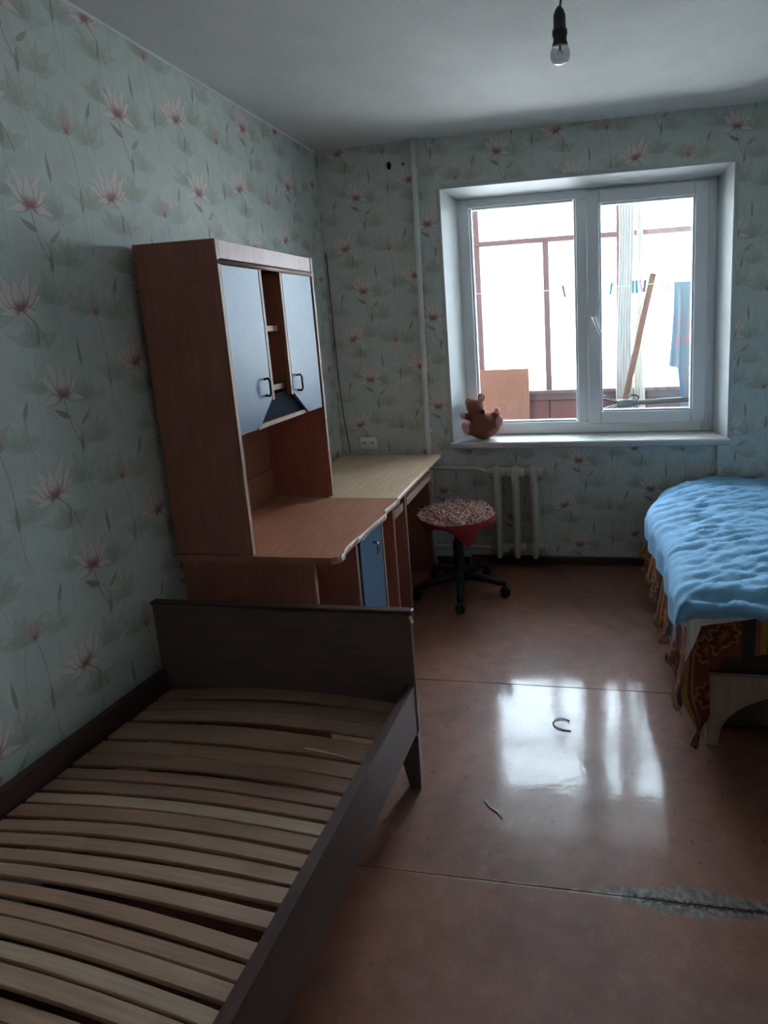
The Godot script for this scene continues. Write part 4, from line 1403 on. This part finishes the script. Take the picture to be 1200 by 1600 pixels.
func build_floor_scraps() -> void:
	var st := start()
	var pts := []
	for i in 12:
		var a := 0.6 + i * 0.33
		pts.append(Vector3(1.392 + 0.030 * cos(a) * 1.1, 0.003, 1.502 - 0.030 * sin(a)))
	pts.append_array([Vector3(1.398, 0.002, 1.537), Vector3(1.425, 0.002, 1.540)])
	tube(st, pts, 0.0022, 6)
	tag(put("floor_scrap", st, mats["grey scrap"]), "dark curled scrap lying in the window reflection on the floor", "scrap")
	st = start()
	tube(st, [Vector3(1.158, 0.002, 1.905), Vector3(1.178, 0.002, 1.932), Vector3(1.204, 0.002, 1.948), Vector3(1.222, 0.002, 1.972)], 0.0022, 6)
	tag(put("pale_thread", st, mats["cord"]), "short pale thread lying on the floor by the window reflection", "thread")


# ---------------------------------------------------------------- things on the loggia

func build_loggia_things() -> void:
	var st := start()
	bx(st, Vector3(0.922, 0.566, -0.925), Vector3(0.387, 1.13, 0.016), 0.002, Basis(Vector3.RIGHT, -0.05))
	tag(put("plywood_board", st, mats["orange plywood"]), "orange-brown board leaning against the loggia parapet behind the plush bear", "board")
	st = start()
	var lo := Vector3(1.582, 0.0, -0.732)
	var hi := Vector3(1.987, 1.747, -0.925)
	var up := (hi - lo).normalized()
	var sd := up.cross(Vector3.BACK).normalized()
	bx(st, (lo + hi) / 2.0, Vector3(0.042, lo.distance_to(hi), 0.020), 0.004, Basis(sd, up, sd.cross(up)))
	tag(put("wooden_stick", st, mats["stick wood"]), "long wooden stick leaning in front of the loggia curtains", "stick")
	# coat stand lying on a narrow bench
	var bench := thing("loggia_bench", "narrow wooden bench on the loggia under the lying coat stand", "bench", Vector3(2.1, 0, -0.57))
	slab("seat", Vector3(1.62, 0.815, -0.68), Vector3(2.75, 0.838, -0.47), mats["stick wood"], bench)
	for x in [1.66, 2.69]:
		slab("leg", Vector3(x, 0.0, -0.66), Vector3(x + 0.04, 0.814, -0.49), mats["stick wood"], bench)
	var c := thing("coat_stand", "black metal coat stand lying on its side behind the window pane", "coat stand", Vector3(1.83, 0.91, -0.6))
	st = start()
	tube(st, [Vector3(1.80, 0.905, -0.6), Vector3(2.70, 0.942, -0.6)], 0.0175, 12)
	put("pole", st, mats["dark metal"], c)
	st = start()
	tube(st, [Vector3(1.722, 0.900, -0.6), Vector3(1.727, 0.900, -0.6), Vector3(1.815, 0.905, -0.6), Vector3(1.822, 0.905, -0.6)], [0.020, 0.030, 0.030, 0.020], 14)
	put("hub", st, mats["dark metal"], c)
	for k in 4:
		var a := 0.7 + TAU * k / 4.0
		var d := Vector3(0, sin(a), cos(a))
		st = start()
		tube(st, [Vector3(1.735, 0.902, -0.6) + d * 0.015, Vector3(1.690, 0.902, -0.6) + d * 0.036, Vector3(1.640, 0.902, -0.6) + d * 0.062, Vector3(1.58, 0.902, -0.6) + d * 0.070], 0.008, 8)
		put("leg", st, mats["dark metal"], c)
	for k in 4:
		var a := 0.9 + TAU * k / 4.0
		var d := Vector3(0, sin(a), cos(a))
		var pts := []
		for i in 10:
			var t := i / 9.0
			var ang := t * 4.2
			pts.append(Vector3(1.812, 0.904, -0.6) + d * (0.022 + 0.030 * (1.0 - cos(ang)) * 0.9) + Vector3(0.040 * sin(ang) + 0.018 * t, 0, 0))
		st = start()
		tube(st, pts, 0.0055, 8)
		put("hook", st, mats["dark metal"], c)
	# clothes line, towel, pegs
	st = start()
	var line := []
	for i in 13:
		var t := i / 12.0
		line.append(Vector3(lerpf(-0.349, 3.049, t), 1.715 - 0.02 * t - 0.037 * sin(PI * t), -0.75))
	tube(st, line, 0.0022, 6)
	tag(put("clothes_line", st, mats["cord"]), "thin white clothes line stretched across the loggia", "line")
	var ly := func(x: float) -> float:
		var t := (x + 0.349) / 3.398
		return 1.715 - 0.02 * t - 0.037 * sin(PI * t)
	var tw := thing("towel", "blue and pink flowered towel hanging over the clothes line", "towel", Vector3(2.3, 1.66, -0.75))
	st = start()
	sheet(st, 20, 26, func(u: float, v: float) -> Vector3:
		var x := lerpf(2.099, 2.55, u)
		var y: float = ly.call(x) + 0.004 - v * 0.90
		x += 0.055 * v * (1.0 - u) + 0.006 * sin(v * 9.0)
		return Vector3(x, y, -0.755 - 0.006 - 0.018 * v + 0.010 * sin(u * 16.0 + v * 2.0) * v), 0.004, Vector2(1, 1))
	put("back_fall", st, mats["blue towel"], tw)
	st = start()
	sheet(st, 10, 22, func(u: float, v: float) -> Vector3:
		var x := lerpf(2.097, 2.142, u)
		var y: float = ly.call(x) + 0.004 - v * (0.546 + 0.02 * u)
		x += -0.030 * v * v * (1.0 - 0.6 * u)
		return Vector3(x, y, -0.743 + 0.012 * v + 0.010 * sin(u * 8.0) * v), 0.004, Vector2(0.22, 0.6))
	put("front_fall", st, mats["blue towel"], tw)
	var pegs := [[1.386, "dark peg", 0.2, "lone dark clothes peg seen through the wide fixed pane"], [1.697, "teal plastic", -0.15, "teal clothes peg left of the grey curtain"], [1.839, "teal plastic", 0.0, "teal clothes peg right of the grey curtain, first of the close pair"], [1.860, "teal plastic", 0.05, "teal clothes peg right of the grey curtain, second of the close pair"], [1.891, "pink plastic", 0.2, "pinkish clothes peg beside the pair of teal pegs"], [1.913, "dark peg", -0.1, "dark clothes peg nearest the wooden stick"], [2.046, "beige plastic", 0.7, "beige clothes peg beside the blue towel"]]
	for p in pegs:
		var y: float = ly.call(p[0])
		var o := thing("clothes_peg", p[3], "clothes peg", Vector3(p[0], y, -0.75), "pegs on the clothes line")
		var turn := Basis(Vector3.BACK, p[2])
		for e in [-1.0, 1.0]:
			st = start()
			bx(st, Vector3(p[0], y - 0.010, -0.75) + turn * Vector3(0, 0, e * 0.006), Vector3(0.017, 0.082, 0.008), 0.002, turn * Basis(Vector3.RIGHT, e * 0.09))
			put("jaw", st, mats[p[1]], o)
	# curtains by the outer glazing
	st = start()
	tube(st, [Vector3(-0.348, 2.40, -0.955), Vector3(3.048, 2.40, -0.955)], 0.004, 6)
	tag(put("curtain_wire", st, mats["cord"]), "taut curtain wire under the loggia ceiling", "wire")
	var cz := -0.955
	for q in [["curtain", 1.757, 1.857, 1.740, 1.844, 0.026, "curtain bunch", "greyish white sheer curtain gathered into a broad upright bunch", 34.0], ["curtain", 1.873, 1.908, 1.869, 1.9445, 0.016, "cream curtain", "cream curtain gathered into a narrow strip beside the grey one", 24.0]]:
		st = start()
		sheet(st, 40, 30, func(u: float, v: float) -> Vector3:
			var l := lerpf(q[1], q[3], v) + 0.010 * sin(v * 8.0)
			var r := lerpf(q[2], q[4], v) + 0.008 * sin(v * 11.0)
			return Vector3(lerpf(l, r, u), lerpf(2.398, 0.12, v), cz + q[5] * 0.45 * sin(u * q[8]) + 0.006 * sin(v * 14.0 + u * 5.0)), 0.0)
		tag(put(q[0], st, mats[q[6]]), q[7], "curtain")
	st = start()
	sheet(st, 90, 12, func(u: float, v: float) -> Vector3:
		var x := lerpf(1.955, 2.90, u)
		return Vector3(x, lerpf(2.398, 0.12, v), cz - 0.012 + 0.014 * sin(u * 70.0) + 0.006 * sin(v * 5.0)), 0.0)
	tag(put("sheer_curtain", st, mats["sheer curtain"]), "thin see-through white curtain drawn across the loggia glazing behind the towel", "curtain")
